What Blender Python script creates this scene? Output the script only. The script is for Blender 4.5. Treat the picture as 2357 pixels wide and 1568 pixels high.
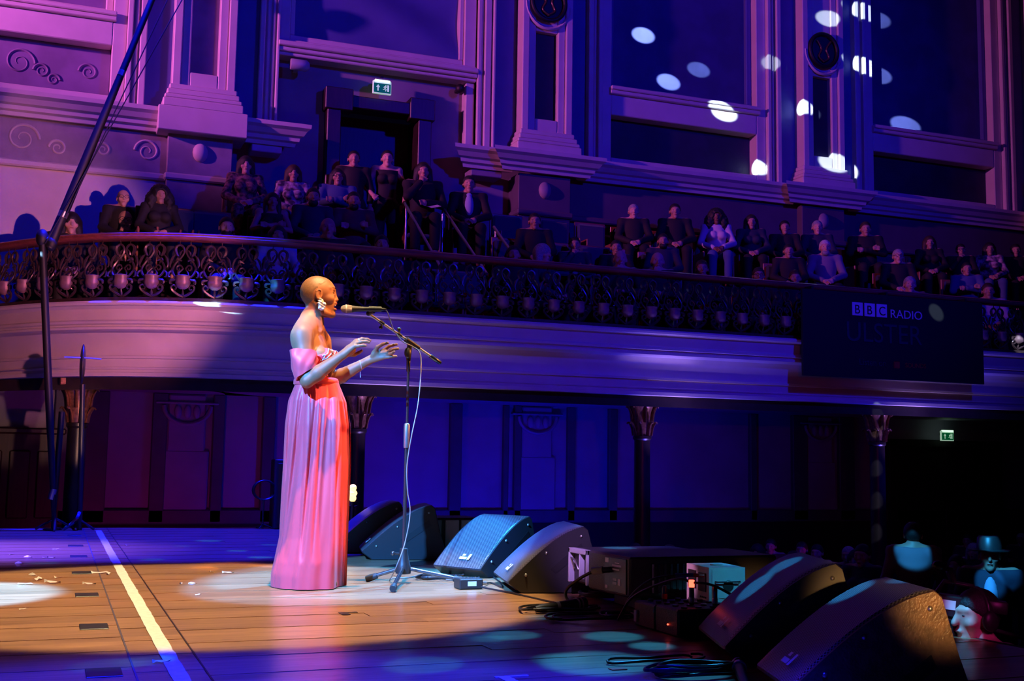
import bpy, bmesh, math, random
import numpy as np
from mathutils import Vector, Matrix
random.seed(7); RNG = np.random.default_rng(7)
for o in list(bpy.data.objects): bpy.data.objects.remove(o)
SC = bpy.context.scene; COL = SC.collection
PI = math.pi

# ------------------------------------------------------------------ camera
# world frame: X runs along the side wall towards the audience, Y across the stage, Z=0 is the stage floor
FOC = 2650.0; CAM = np.array([0.0, 0.0, 0.72]); YAW = math.atan(1038/2650); PITCH = math.atan(282/2650); ROLL = 0.0157
FWD = np.array([math.sin(YAW)*math.cos(PITCH), math.cos(YAW)*math.cos(PITCH), math.sin(PITCH)])
_r = np.array([math.cos(YAW), -math.sin(YAW), 0.0]); _u = np.cross(_r, FWD)
CR = math.cos(ROLL)*_r + math.sin(ROLL)*_u; CU = -math.sin(ROLL)*_r + math.cos(ROLL)*_u
cam_d = bpy.data.cameras.new('camera'); cam = bpy.data.objects.new('camera', cam_d); COL.objects.link(cam)
cam_d.sensor_fit = 'HORIZONTAL'; cam_d.sensor_width = 36.0; cam_d.lens = FOC/2357*36.0; cam_d.clip_start = 0.05; cam_d.clip_end = 200
cam.matrix_world = Matrix(((CR[0], CU[0], -FWD[0], CAM[0]), (CR[1], CU[1], -FWD[1], CAM[1]), (CR[2], CU[2], -FWD[2], CAM[2]), (0, 0, 0, 1)))
SC.camera = cam
def _ray(x, y): return CR*((x-1178.5)/FOC) - CU*((y-784.0)/FOC) + FWD
def at_z(x, y, z=0.0):
    d = _ray(x, y); return CAM + d*((z-CAM[2])/d[2])
def at_y(x, y, Y):
    d = _ray(x, y); return CAM + d*(Y/d[1])

# ------------------------------------------------------------------ world, exposure
w = bpy.data.worlds.new('hall_dark'); SC.world = w; w.use_nodes = True
w.node_tree.nodes['Background'].inputs[0].default_value = (0.01, 0.006, 0.05, 1)
w.node_tree.nodes['Background'].inputs[1].default_value = 0.06
vs = SC.view_settings; SC.display_settings.display_device = 'sRGB'
vs.view_transform = 'Standard'; vs.look = 'None'; vs.exposure = 0.0; vs.gamma = 1.0; vs.use_curve_mapping = False
SC.cycles.use_denoising = True; SC.cycles.max_bounces = 5; SC.cycles.diffuse_bounces = 3; SC.cycles.glossy_bounces = 3
SC.cycles.caustics_reflective = False; SC.cycles.caustics_refractive = False; SC.cycles.sample_clamp_indirect = 4.0

# ------------------------------------------------------------------ stage lighting
def spot(name, loc, tgt, col, power, ang, blend=0.3, size=0.05):
    l = bpy.data.lights.new(name, 'SPOT'); l.color = col; l.energy = power; l.spot_size = math.radians(ang); l.spot_blend = blend; l.shadow_soft_size = size
    o = bpy.data.objects.new(name, l); COL.objects.link(o); o.location = loc
    o.rotation_euler = (Vector(tgt)-Vector(loc)).to_track_quat('-Z', 'Y').to_euler()
    return o
MAG = (1.0, 0.17, 0.86); BLU = (0.006, 0.008, 1.0); COOL = (0.13, 0.32, 1.0); WARM = (1.0, 0.62, 0.30); TEAL = (0.03, 0.42, 1.0)
spot('magenta_wash', (-7.5, 12.25, 7.2), (4.0, 15.6, 10.0), MAG, 5000, 65, 0.45, 0.15)
spot('pink_low', (3.4, 3.4, 1.9), (-0.35, 13.3, 2.9), (1.0, 0.28, 0.40), 3500, 22, 0.55, 0.05); spot('tan_low', (1.27, 9.0, 0.8), (-0.45, 15.5, 1.25), (1.0, 0.48, 0.32), 300, 13, 0.5, 0.04)
spot('red_low', (2.8, 1.2, 1.6), (7.0, 14.2, 4.1), (1.0, 0.05, 0.16), 125, 58, 0.9, 0.1)
spot('blue_wall', (9.0, 2.0, 8.5), (6.5, 15.6, 6.4), BLU, 3300, 80, 0.7, 0.3); spot('blue_wall', (-1.0, 4.0, 8.0), (0.3, 15.6, 6.6), BLU, 500, 36, 0.8, 0.3)
spot('blue_back', (1.0, 11.8, 8.0), (0.9, 10.9, 0.0), BLU, 20000, 35, 0.25, 0.1); spot('blue_front', (0.6, 1.2, 7.0), (0.4, 2.6, 0.0), BLU, 17000, 30, 0.35, 0.1)
for x, k in ((4.9, 260), (7.3, 130)): spot('blue_under', (x, 12.95, -1.1), (x, 15.6, 0.5), BLU, k, 120, 0.7, 0.15)
spot('wine_under', (0.9, 12.75, -0.9), (1.4, 15.6, 0.3), (1.0, 0.02, 0.55), 40, 120, 0.8, 0.1); spot('wine_under', (10.2, 12.4, -1.1), (10.2, 15.6, -0.2), (1.0, 0.02, 0.5), 14, 120, 0.8, 0.1)
spot('lilac_left', (-4.5, 9.0, 5.5), (-0.8, 9.6, 0.0), (0.12, 0.07, 1.0), 26000, 24, 0.9, 0.2)
for x in (3.10, 6.68, 10.22):
    spot('column_uplight', (x+0.42, 12.02, -0.4), (x+0.42, 12.25, 1.8), (0.02, 0.015, 1.0), 190, 85, 0.9, 0.05); spot('column_uplight', (x+0.38, 12.12, 0.15), (x+0.14, 12.48, 1.5), (0.42, 0.26, 1.0), 130, 44, 0.8, 0.02); spot('column_uplight', (x+0.34, 12.02, 0.85), (x+0.75, 12.27, 2.0), (0.45, 0.27, 1.0), 20, 125, 0.9, 0.02)
# follow spot on the singer, warm front light, a second pool at the left
spot('follow_spot', (-2.5, 2.3, 4.75), (1.67, 6.79, 0.26), (0.055, 0.30, 1.0), 16500, 15.2, 0.12, 0.04)
spot('left_pool', (-4.0, 4.6, 6.6), (-0.75, 6.6, 0.0), (0.08, 0.36, 1.0), 52000, 11, 0.25, 0.04); spot('pool_fill', (4.2, 8.6, 8.0), (1.80, 6.90, 0.0), (0.02, 0.32, 1.0), 21000, 12.4, 0.15, 0.05)  # second lamp here is an added fill that turns the singer's pool bluer
spot('warm_floor', (1.4, 5.2, 9.0), (0.8, 6.33, 0.0), (1.0, 0.74, 0.38), 7600, 23.5, 0.12, 0.06); spot('amber_face', (8.5, 5.7, 3.4), (1.4, 6.6, 1.0), (1.0, 0.28, 0.04), 3000, 14, 0.5, 0.05); spot('amber_key', (2.3, 1.8, 8.0), (1.40, 6.62, 1.70), (1.0, 0.44, 0.15), 8500, 4.0, 0.9, 0.05)
spot('warm_side', (1.0, -1.5, 1.0), (2.62, 3.05, 0.31), (1.0, 0.5, 0.16), 1700, 4.4, 0.95, 0.05); spot('pink_operator', (1.2, -1.0, 2.6), (3.8, 4.1, 0.06), (1.0, 0.04, 0.5), 380, 3.6, 0.6, 0.04)
spot('blue_side', (0.9, 3.2, 4.5), (2.5, 7.15, 0.22), (0.07, 0.16, 1.0), 4200, 8, 0.7, 0.05); spot('blue_side', (-1.5, 10.5, 3.0), (2.7, 6.4, 0.3), (0.05, 0.12, 1.0), 9000, 6, 0.7, 0.05)
spot('lilac_equipment', (0.8, 3.2, 2.6), (2.95, 6.05, 0.15), (0.55, 0.28, 1.0), 1300, 10, 0.8, 0.05); spot('pink_equipment', (-1.0, 5.2, 2.0), (2.95, 4.95, 0.14), (1.0, 0.35, 0.75), 700, 3, 0.5, 0.03); spot('teal_equipment', (3.4, 0.8, 3.5), (3.0, 4.85, 0.14), (0.05, 0.6, 1.0), 700, 4.5, 0.5, 0.03)
spot('teal_rim', (-3.0, 9.5, 4.0), (1.3, 6.7, 1.45), TEAL, 2600, 5, 0.8, 0.05)
# one fixture high over the stage throws a scatter of small discs (a perforated gobo wheel), another the floor discs
YMAN = at_z(2100, 1203, 0.22)[1]; YHAT = at_z(2275, 1190, 0.36)[1]
GOB = (-2.2, 7.4, 8.0); DISC = (0.62, 0.80, 1.0)
for px, py, Y, ang, k in ((1471, 73, 15.75, 1.75, 1.0), (1529, 180, 15.75, 1.7, 0.8), (1598, 152, 15.75, 1.6, 0.25), (1665, 258, 15.62, 1.75, 0.4), (1739, 382, 15.62, 1.5, 0.4), (1845, 246, 15.45, 1.4, 0.4), (1917, 372, 15.4, 2.0, 0.35),
                          (1905, 41, 15.45, 1.6, 0.2), (1990, 27, 15.6, 1.6, 0.35), (1992, 153, 15.6, 1.6, 0.5), (2073, 280, 15.75, 1.6, 0.75), (1775, 145, 15.6, 1.1, 0.08), (2330, 1158, 15.6, 1.2, 1.0), ):
    spot('gobo_disc', GOB, tuple(at_y(px, py, Y)), DISC, 130000*k, ang*0.66, 0.3, 0.012)
for px, py, ang, k in ((1375, 1525, 3.0, 1.0), (1410, 1465, 1.9, 0.8), (1180, 1462, 1.7, 0.6), (1500, 1487, 1.3, 0.9), (1600, 1556, 1.7, 0.7), (1290, 1517, 1.5, 0.4), (975, 1530, 2.0, 0.5), (1330, 1368, 1.3, 0.5), (1420, 1378, 1.6, 0.7), (1240, 1420, 1.2, 0.5), (1130, 1470, 1.2, 0.4),
                       (480, 1245, 1.7, 0.7), (420, 1257, 1.0, 0.6), (600, 1283, 1.4, 0.8), (545, 1268, 1.2, 0.8), (350, 1288, 1.3, 0.5), (250, 1531, 1.6, 0.4), (330, 1522, 1.3, 0.4), (100, 1296, 1.4, 0.4), (620, 1254, 1.2, 0.6), (880, 1287, 1.3, 0.5), (700, 1240, 1.5, 0.5), (1690, 1428, 1.5, 0.5)):
    spot('gobo_disc', (4.6, 8.5, 7.0), tuple(at_z(px, py)), TEAL, 5200*k, ang, 0.5, 0.02)
for p, ang, k in (((2.62, 3.98, 0.22), 1.5, 0.5), ((2.74, 3.95, 0.31), 1.4, 0.4), ((2.52, 3.25, 0.28), 1.5, 0.5), ((2.62, 3.1, 0.36), 1.2, 0.3), (tuple(at_y(2095, 1252, YMAN-0.15)), 1.7, 0.6), (tuple(at_y(2272, 1232, YHAT-0.1)), 1.0, 0.9), (tuple(at_y(2262, 1290, YHAT-0.15)), 1.3, 0.7), (tuple(at_y(2318, 1315, YHAT-0.1)), 1.2, 0.6), ((1.62, 12.2, 2.56), 1.2, 1.2), ((2.0, 12.2, 2.5), 0.9, 0.9), ((9.3, 10.2, -0.5), 1.1, 0.5), ((6.9, 10.5, -0.45), 1.0, 0.5), (tuple(at_y(2206, 1402, at_z(2243, 1358, 0.20)[1]-0.02)), 0.85, 0.5)):
    spot('gobo_disc', (0.5, 3.0, 6.5), p, TEAL, 12000*k, ang, 0.35, 0.015)
spot('gobo_disc', (-4.5, 11.45, 3.6), (1.85, 12.25, 2.225), (0.35, 0.65, 1.0), 60000, 0.75, 0.5, 0.01)
for px, py, Y, ang, k in ((2155, 718, 11.95, 1.5, 0.5), (2018, 1070, 12.5, 0.7, 0.2), (2018, 1143, 12.5, 0.8, 0.2), (2016, 1215, 12.5, 1.2, 0.2), (2018, 985, 12.5, 0.7, 0.15), (2343, 803, 12.2, 1.3, 1.0)):
    spot('gobo_disc', (5.2, 5.0, 7.2), tuple(at_y(px, py, Y)), DISC, 14000*k, ang*0.8, 0.4, 0.012)


# ------------------------------------------------------------------ materials
def mat(name, col, rough=0.6, metal=0.0, spec=0.5, var=0.0, scale=8.0, bump=0.0, bscale=None, emit=None, estr=0.0, coat=0.0, sheen=0.0, col2=None, stretch=None):
    m = bpy.data.materials.new(name); m.use_nodes = True; nt = m.node_tree; b = nt.nodes['Principled BSDF']
    b.inputs['Base Color'].default_value = (*col, 1); b.inputs['Roughness'].default_value = rough; b.inputs['Metallic'].default_value = metal
    b.inputs['Specular IOR Level'].default_value = spec; b.inputs['Coat Weight'].default_value = coat; b.inputs['Sheen Weight'].default_value = sheen
    if emit: b.inputs['Emission Color'].default_value = (*emit, 1); b.inputs['Emission Strength'].default_value = estr
    if var or col2 or bump:
        tc = nt.nodes.new('ShaderNodeTexCoord'); n = nt.nodes.new('ShaderNodeTexNoise'); n.inputs['Scale'].default_value = scale; n.inputs['Detail'].default_value = 4
        src = tc.outputs['Object']
        if stretch:
            mp = nt.nodes.new('ShaderNodeMapping'); mp.inputs['Scale'].default_value = stretch; nt.links.new(src, mp.inputs[0]); src = mp.outputs[0]
        nt.links.new(src, n.inputs['Vector'])
        if var or col2:
            r = nt.nodes.new('ShaderNodeValToRGB'); c2 = col2 or tuple(max(0, c*(1-var)) for c in col)
            r.color_ramp.elements[0].position = 0.38; r.color_ramp.elements[1].position = 0.64
            r.color_ramp.elements[0].color = (*c2, 1); r.color_ramp.elements[1].color = (*col, 1)
            nt.links.new(n.outputs['Fac'], r.inputs[0]); nt.links.new(r.outputs[0], b.inputs['Base Color'])
        if bump:
            n2 = n
            if bscale:
                n2 = nt.nodes.new('ShaderNodeTexNoise'); n2.inputs['Scale'].default_value = bscale; nt.links.new(src, n2.inputs['Vector'])
            bp = nt.nodes.new('ShaderNodeBump'); bp.inputs['Strength'].default_value = bump; bp.inputs['Distance'].default_value = 0.01
            nt.links.new(n2.outputs['Fac'], bp.inputs['Height']); nt.links.new(bp.outputs[0], b.inputs['Normal'])
    return m
M = {}
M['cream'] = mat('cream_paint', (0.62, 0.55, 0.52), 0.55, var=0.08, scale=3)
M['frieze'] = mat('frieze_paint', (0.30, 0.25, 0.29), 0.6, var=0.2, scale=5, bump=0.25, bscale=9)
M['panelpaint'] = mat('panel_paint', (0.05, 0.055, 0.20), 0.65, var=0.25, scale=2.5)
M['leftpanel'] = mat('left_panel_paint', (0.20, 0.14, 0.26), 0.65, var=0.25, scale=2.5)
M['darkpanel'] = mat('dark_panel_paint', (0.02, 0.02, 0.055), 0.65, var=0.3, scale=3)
M['stripe'] = mat('strip_paint', (0.075, 0.085, 0.30), 0.65, var=0.1, scale=3)
M['doorwall'] = mat('doorway_wall_paint', (0.26, 0.21, 0.27), 0.7, var=0.12, scale=3)
M['darkwall'] = mat('dado_dark', (0.10, 0.07, 0.11), 0.7, var=0.15, scale=3)  # darker tone for dado, frieze and pedestals past the left bay
M['lowwall'] = mat('lower_wall_paint', (0.26, 0.23, 0.33), 0.6, var=0.15, scale=2)
M['lowstrip'] = mat('lower_wall_strip', (0.07, 0.055, 0.10), 0.55, var=0.2, scale=4)
M['darkwood'] = mat('dark_wood', (0.028, 0.012, 0.010), 0.45, var=0.5, scale=6, stretch=(6, 6, 0.6))
M['black'] = mat('black_paint', (0.005, 0.005, 0.006), 0.55)
M['blackwall'] = mat('black_riser', (0.006, 0.005, 0.006), 0.8, var=0.4)
M['iron'] = mat('black_iron', (0.09, 0.05, 0.055), 0.32, metal=0.35, var=0.3, scale=20)
M['boss'] = mat('iron_shell', (0.26, 0.14, 0.16), 0.42, metal=0.2, var=0.2, scale=20)
M['rail'] = mat('handrail_wood', (0.30, 0.075, 0.07), 0.33, var=0.35, scale=5, stretch=(0.7, 6, 6), coat=0.3)
M['gilt'] = mat('gilded_capital', (0.30, 0.13, 0.09), 0.32, metal=0.5, var=0.5, scale=30)
M['column'] = mat('column_iron', (0.02, 0.012, 0.014), 0.35, var=0.3)
M['carpet'] = mat('balcony_carpet', (0.02, 0.008, 0.012), 0.95, var=0.3)

# ------------------------------------------------------------------ mesh helpers
def smooth_ok(me, ang=40):
    me.polygons.foreach_set('use_smooth', [True]*len(me.polygons))
    try: me.set_sharp_from_angle(angle=math.radians(ang))
    except Exception: pass
class MB:
    def __init__(s): s.v = []; s.f = []; s.n = 0
    def add(s, v, f):
        v = np.asarray(v, float); s.v.append(v)
        for q in f: s.f.append(tuple(i+s.n for i in q))
        s.n += len(v); return s
    def box(s, x0, x1, y0, y1, z0, z1, R=None, o=(0, 0, 0)):
        v = np.array([[x, y, z] for z in (z0, z1) for y in (y0, y1) for x in (x0, x1)], float)
        if R is not None: v = v@np.asarray(R).T+np.asarray(o)
        return s.add(v, [(0, 2, 3, 1), (4, 5, 7, 6), (0, 1, 5, 4), (2, 6, 7, 3), (0, 4, 6, 2), (1, 3, 7, 5)])
    def bbox(s, x0, x1, y0, y1, z0, z1, b=0.01):
        # box with chamfered edges
        v = []; f = []
        xs = (x0, x1); ys = (y0, y1); zs = (z0, z1); idx = {}
        for i in (0, 1):
            for j in (0, 1):
                for k in (0, 1):
                    sx, sy, sz = (1-2*i)*b, (1-2*j)*b, (1-2*k)*b
                    idx[i, j, k, 'x'] = len(v); v.append((xs[i], ys[j]+sy, zs[k]+sz))
                    idx[i, j, k, 'y'] = len(v); v.append((xs[i]+sx, ys[j], zs[k]+sz))
                    idx[i, j, k, 'z'] = len(v); v.append((xs[i]+sx, ys[j]+sy, zs[k]))
                    t = (idx[i, j, k, 'x'], idx[i, j, k, 'y'], idx[i, j, k, 'z']); f.append(t if (i+j+k) % 2 else t[::-1])
        for i in (0, 1):
            q = [idx[i, j, k, 'x'] for j, k in ((0, 0), (1, 0), (1, 1), (0, 1))]; f.append(q if i else q[::-1])
            q = [idx[j, i, k, 'y'] for j, k in ((0, 0), (1, 0), (1, 1), (0, 1))]; f.append(q[::-1] if i else q)
            q = [idx[j, k, i, 'z'] for j, k in ((0, 0), (1, 0), (1, 1), (0, 1))]; f.append(q if i else q[::-1])
        for a, b_ in ((0, 0), (0, 1), (1, 0), (1, 1)):
            f.append((idx[0, a, b_, 'y'], idx[1, a, b_, 'y'], idx[1, a, b_, 'z'], idx[0, a, b_, 'z']))
            f.append((idx[a, 0, b_, 'x'], idx[a, 1, b_, 'x'], idx[a, 1, b_, 'z'], idx[a, 0, b_, 'z']))
            f.append((idx[a, b_, 0, 'x'], idx[a, b_, 1, 'x'], idx[a, b_, 1, 'y'], idx[a, b_, 0, 'y']))
        return s.add(v, f)
    def tube(s, pts, r, n=8, cap=True, flat=1.0):
        P = np.asarray(pts, float); m = len(P); rr = np.full(m, r) if np.isscalar(r) else np.asarray(r, float)
        T = np.gradient(P, axis=0); T /= np.linalg.norm(T, axis=1)[:, None]+1e-12
        up = np.array([0, 0, 1.0]) if abs(T[0][2]) < 0.9 else np.array([1.0, 0, 0])
        a = np.cross(T[0], up); a /= np.linalg.norm(a); V = []
        th = np.arange(n)/n*2*PI
        for i in range(m):
            a = a-T[i]*np.dot(a, T[i]); a /= np.linalg.norm(a)+1e-12; b = np.cross(T[i], a)
            V.append(P[i]+rr[i]*(np.outer(np.cos(th), a)+flat*np.outer(np.sin(th), b)))
        f = [(i*n+j, i*n+(j+1) % n, (i+1)*n+(j+1) % n, (i+1)*n+j) for i in range(m-1) for j in range(n)]
        if cap: f += [tuple(range(n))[::-1], tuple((m-1)*n+j for j in range(n))]
        return s.add(np.concatenate(V), f)
    def loft(s, rings, close=True, cap=True):
        n = len(rings[0]); m = len(rings)
        f = [(i*n+j, i*n+(j+1) % n, (i+1)*n+(j+1) % n, (i+1)*n+j) for i in range(m-1) for j in range(n if close else n-1)]
        if cap: f += [tuple(range(n))[::-1], tuple((m-1)*n+j for j in range(n))]
        return s.add(np.concatenate([np.asarray(r, float) for r in rings]), f)
    def lathe(s, prof, c=(0, 0, 0), n=20, R=None):
        # prof: list of (radius, z)
        th = np.arange(n)/n*2*PI; rings = []
        for r, z in prof:
            v = np.stack([r*np.cos(th), r*np.sin(th), np.full(n, z)], 1)
            if R is not None: v = v@np.asarray(R).T
            rings.append(v+np.asarray(c))
        return s.loft(rings)
    def ell(s, c, r, n=12, m=8, R=None):
        rings = []
        th = np.arange(n)/n*2*PI
        for k in range(m+1):
            ph = -PI/2+PI*(k+0.02*(k == 0)-0.02*(k == m))/m
            v = np.stack([r[0]*math.cos(ph)*np.cos(th), r[1]*math.cos(ph)*np.sin(th), np.full(n, r[2]*math.sin(ph))], 1)
            if R is not None: v = v@np.asarray(R).T
            rings.append(v+np.asarray(c))
        return s.loft(rings)
    def prism(s, poly, axis, a, b):
        # poly in the two other axes (cyclic order), extruded along axis from a to b
        P = np.asarray(poly, float); n = len(P); V = []
        for t in (a, b):
            q = np.zeros((n, 3)); q[:, axis] = t; o = [(1, 2), (0, 2), (0, 1)][axis]; q[:, o[0]] = P[:, 0]; q[:, o[1]] = P[:, 1]; V.append(q)
        f = [(i, (i+1) % n, n+(i+1) % n, n+i) for i in range(n)]+[tuple(range(n))[::-1], tuple(range(n, 2*n))]
        return s.add(np.concatenate(V), f)
    def sweep(s, path, prof, closed_prof=False):
        # path: (N,2) plan points, prof: list of (outward offset, z); outward = right-hand normal of the path
        P = np.asarray(path, float); T = np.gradient(P, axis=0); T /= np.linalg.norm(T, axis=1)[:, None]
        Nn = np.stack([T[:, 1], -T[:, 0]], 1); rings = []
        for i in range(len(P)):
            rings.append([(P[i, 0]+d*Nn[i, 0], P[i, 1]+d*Nn[i, 1], z) for d, z in prof])
        return s.loft(rings, close=closed_prof, cap=closed_prof)
    def mesh(s, name, smooth=None):
        me = bpy.data.meshes.new(name); me.from_pydata(np.concatenate(s.v).tolist(), [], s.f)
        bm = bmesh.new(); bm.from_mesh(me); bmesh.ops.recalc_face_normals(bm, faces=bm.faces); bm.to_mesh(me); bm.free()
        if smooth: smooth_ok(me, smooth)
        return me
    def build(s, name, m, parent=None, smooth=None, local=False):
        return link(name, s.mesh(name, smooth), m, parent, local)
def link(name, me, m, parent=None, local=False):
    o = bpy.data.objects.new(name, me); COL.objects.link(o)
    if m and not me.materials: me.materials.append(m)
    if parent:
        o.parent = parent
        if not local: o.matrix_parent_inverse = parent.matrix_world.inverted()
    return o
def empty(name, loc=(0, 0, 0), rz=0.0, parent=None):
    o = bpy.data.objects.new(name, None); COL.objects.link(o); o.location = loc; o.rotation_euler = (0, 0, rz); o.empty_display_size = 0.1
    o.matrix_world = Matrix.Translation(Vector(loc)) @ Matrix.Rotation(rz, 4, 'Z')
    if parent: o.parent = parent
    return o
def tag(o, label=None, cat=None, group=None, kind=None):
    for k, v in (('label', label), ('category', cat), ('group', group), ('kind', kind)):
        if v: o[k] = v
    return o
def thing(name, label, cat, loc=(0, 0, 0), rz=0.0, group=None): return tag(empty(name, loc, rz), label, cat, group)
def struct(name): return tag(empty(name), kind='structure')
def copy_tree(o, parent=None):
    c = o.copy(); COL.objects.link(c)
    if parent: c.parent = parent
    for ch in o.children: copy_tree(ch, c)
    return c
def spline(pts, n=10):
    P = np.asarray(pts, float); Q = np.vstack([2*P[0]-P[1], P, 2*P[-1]-P[-2]]); out = []
    for i in range(1, len(Q)-2):
        for t in np.arange(n)/n:
            out.append(0.5*((2*Q[i])+(-Q[i-1]+Q[i+1])*t+(2*Q[i-1]-5*Q[i]+4*Q[i+1]-Q[i+2])*t*t+(-Q[i-1]+3*Q[i]-3*Q[i+1]+Q[i+2])*t**3))
    out.append(P[-1]); return np.array(out)
def rotm(ax, a):
    return np.array(Matrix.Rotation(a, 3, ax))

# ================================================================== THE HALL
YW = 15.6; YB = 15.9            # front plane of the wall frames, plane of the recessed panels
PER = 4.985; PIL = [1.565+PER*k for k in range(-1, 4)]; BAY = [PIL[0]+PER/2+PER*k for k in range(4)]
ZTOP = 11.0
# ---- stage floor (boards run along the wall) and auditorium floor
M['board'] = []
for k in range(5):
    t = (0.86, 1.0, 1.12, 0.94, 1.06)[k]
    M['board'].append(mat('stage_board', (0.40*t, 0.205*t, 0.095*t), 0.36, var=0, scale=5, stretch=(0.5, 7, 7), col2=(0.27*t, 0.13*t, 0.058*t), bump=0.05, bscale=30, coat=0.5))
def wear(m):
    # fine dark scuffs along the boards
    nt = m.node_tree; b = nt.nodes['Principled BSDF']; old = b.inputs['Base Color'].links[0].from_socket
    tc = nt.nodes.new('ShaderNodeTexCoord'); mp = nt.nodes.new('ShaderNodeMapping'); mp.inputs['Scale'].default_value = (1.6, 12, 12)
    n = nt.nodes.new('ShaderNodeTexNoise'); n.inputs['Scale'].default_value = 3.0; n.inputs['Detail'].default_value = 8; n.inputs['Roughness'].default_value = 0.7
    r = nt.nodes.new('ShaderNodeValToRGB'); r.color_ramp.elements[0].position = 0.33; r.color_ramp.elements[1].position = 0.42; r.color_ramp.elements[0].color = (0.35, 0.3, 0.28, 1)
    mx = nt.nodes.new('ShaderNodeMix'); mx.data_type = 'RGBA'; mx.blend_type = 'MULTIPLY'; mx.inputs[0].default_value = 0.8
    g = nt.nodes.new('ShaderNodeNewGeometry'); nt.links.new(g.outputs['Position'], mp.inputs[0]); nt.links.new(mp.outputs[0], n.inputs['Vector']); nt.links.new(n.outputs['Fac'], r.inputs[0])
    nt.links.new(old, mx.inputs[6]); nt.links.new(r.outputs[0], mx.inputs[7]); nt.links.new(mx.outputs[2], b.inputs['Base Color'])
for m in M['board']: wear(m); m.node_tree.nodes['Principled BSDF'].inputs['Coat Roughness'].default_value = 0.22
XE = 3.72                                            # stage front edge
fl = tag(MB().box(-9, XE, 0.8, 12.55, -0.4, -0.022).build('floor', M['darkwood']), kind='structure')
ys = [1.2]
while ys[-1] < 12.55: ys.append(ys[-1]+0.118)
far = MB(); nb = 0
for i in range(len(ys)-1):
    y0, y1 = ys[i]+0.0006, min(ys[i+1], 12.55)-0.0006
    cuts = [-9.0, -4.0, -1.9+((i*7) % 5)*0.28, 0.285, 0.515, 1.4+((i*3) % 7)*0.21, XE]
    for a, b in zip(cuts[:-1], cuts[1:]):
        if b < -2: far.box(a, b-0.0015, y0, y1, -0.022, 0); continue
        dz = -0.0008*((i*5+nb) % 3)
        if y0 < 8.3 and y0 > 2.6:
            MB().box(a+0.0008, b-0.0008, y0, y1, -0.022, dz).build('board', M['board'][(i*3+nb*2) % 5], fl)
        else: far.box(a+0.0012, b-0.0012, y0, y1, -0.022, dz)
        nb += 1
tag(far.build('boards', M['board'][1], fl), kind='stuff')
MB().box(XE, XE+0.03, 0.8, 12.55, -1.45, 0.0).build('stage_front', M['blackwall'], fl)
MB().box(-9, XE, 12.55, 12.58, -1.45, -0.002).build('stage_side', M['blackwall'], fl)
MB().box(0.28, 0.287, 2.6, 12.5, 0.0, 0.0012).build('joint_strip', M['lowstrip'], fl)
MB().box(0.509, 0.516, 2.6, 12.5, 0.0, 0.0012).build('joint_strip', M['darkwood'], fl)
tag(MB().box(-12, 24, -6, 16.5, -1.55, -1.45).build('floor.001', M['carpet']), kind='structure')
# ---- upper side wall
wl = struct('wall_back'); nC = 0
MB().box(-9, 3.30, YB, 16.2, 2.0, ZTOP).build('masonry', M['doorwall'], wl)
MB().box(4.84, 22, YB, 16.2, 2.0, ZTOP).build('masonry', M['doorwall'], wl)
MB().box(3.30, 4.84, YB, 16.2, 5.9, ZTOP).build('masonry', M['doorwall'], wl)
CORN = [(0, 5.00), (0.05, 5.00), (0.06, 5.05), (0.10, 5.07), (0.11, 5.12), (0.15, 5.14), (0.19, 5.20), (0.235, 5.235), (0.24, 5.29), (0, 5.30)]
def cornice(x0, x1, y=YW, parent=wl):
    b = MB(); n = len(CORN)
    rings = []
    for x, e in ((x0, 1), (x1, -1)):
        rings.append([(x-e*d if True else x, y-d, z) for d, z in CORN])
    b.loft([np.array(r) for r in rings], close=True, cap=True); return b.build('cornice', M['cream'], parent)
def stile(x0, x1, z0, z1, y=YW, yb=YB, m='cream', name='stile'): return MB().bbox(x0, x1, y, yb+0.01, z0, z1, 0.012).build(name, M[m], wl)
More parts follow.
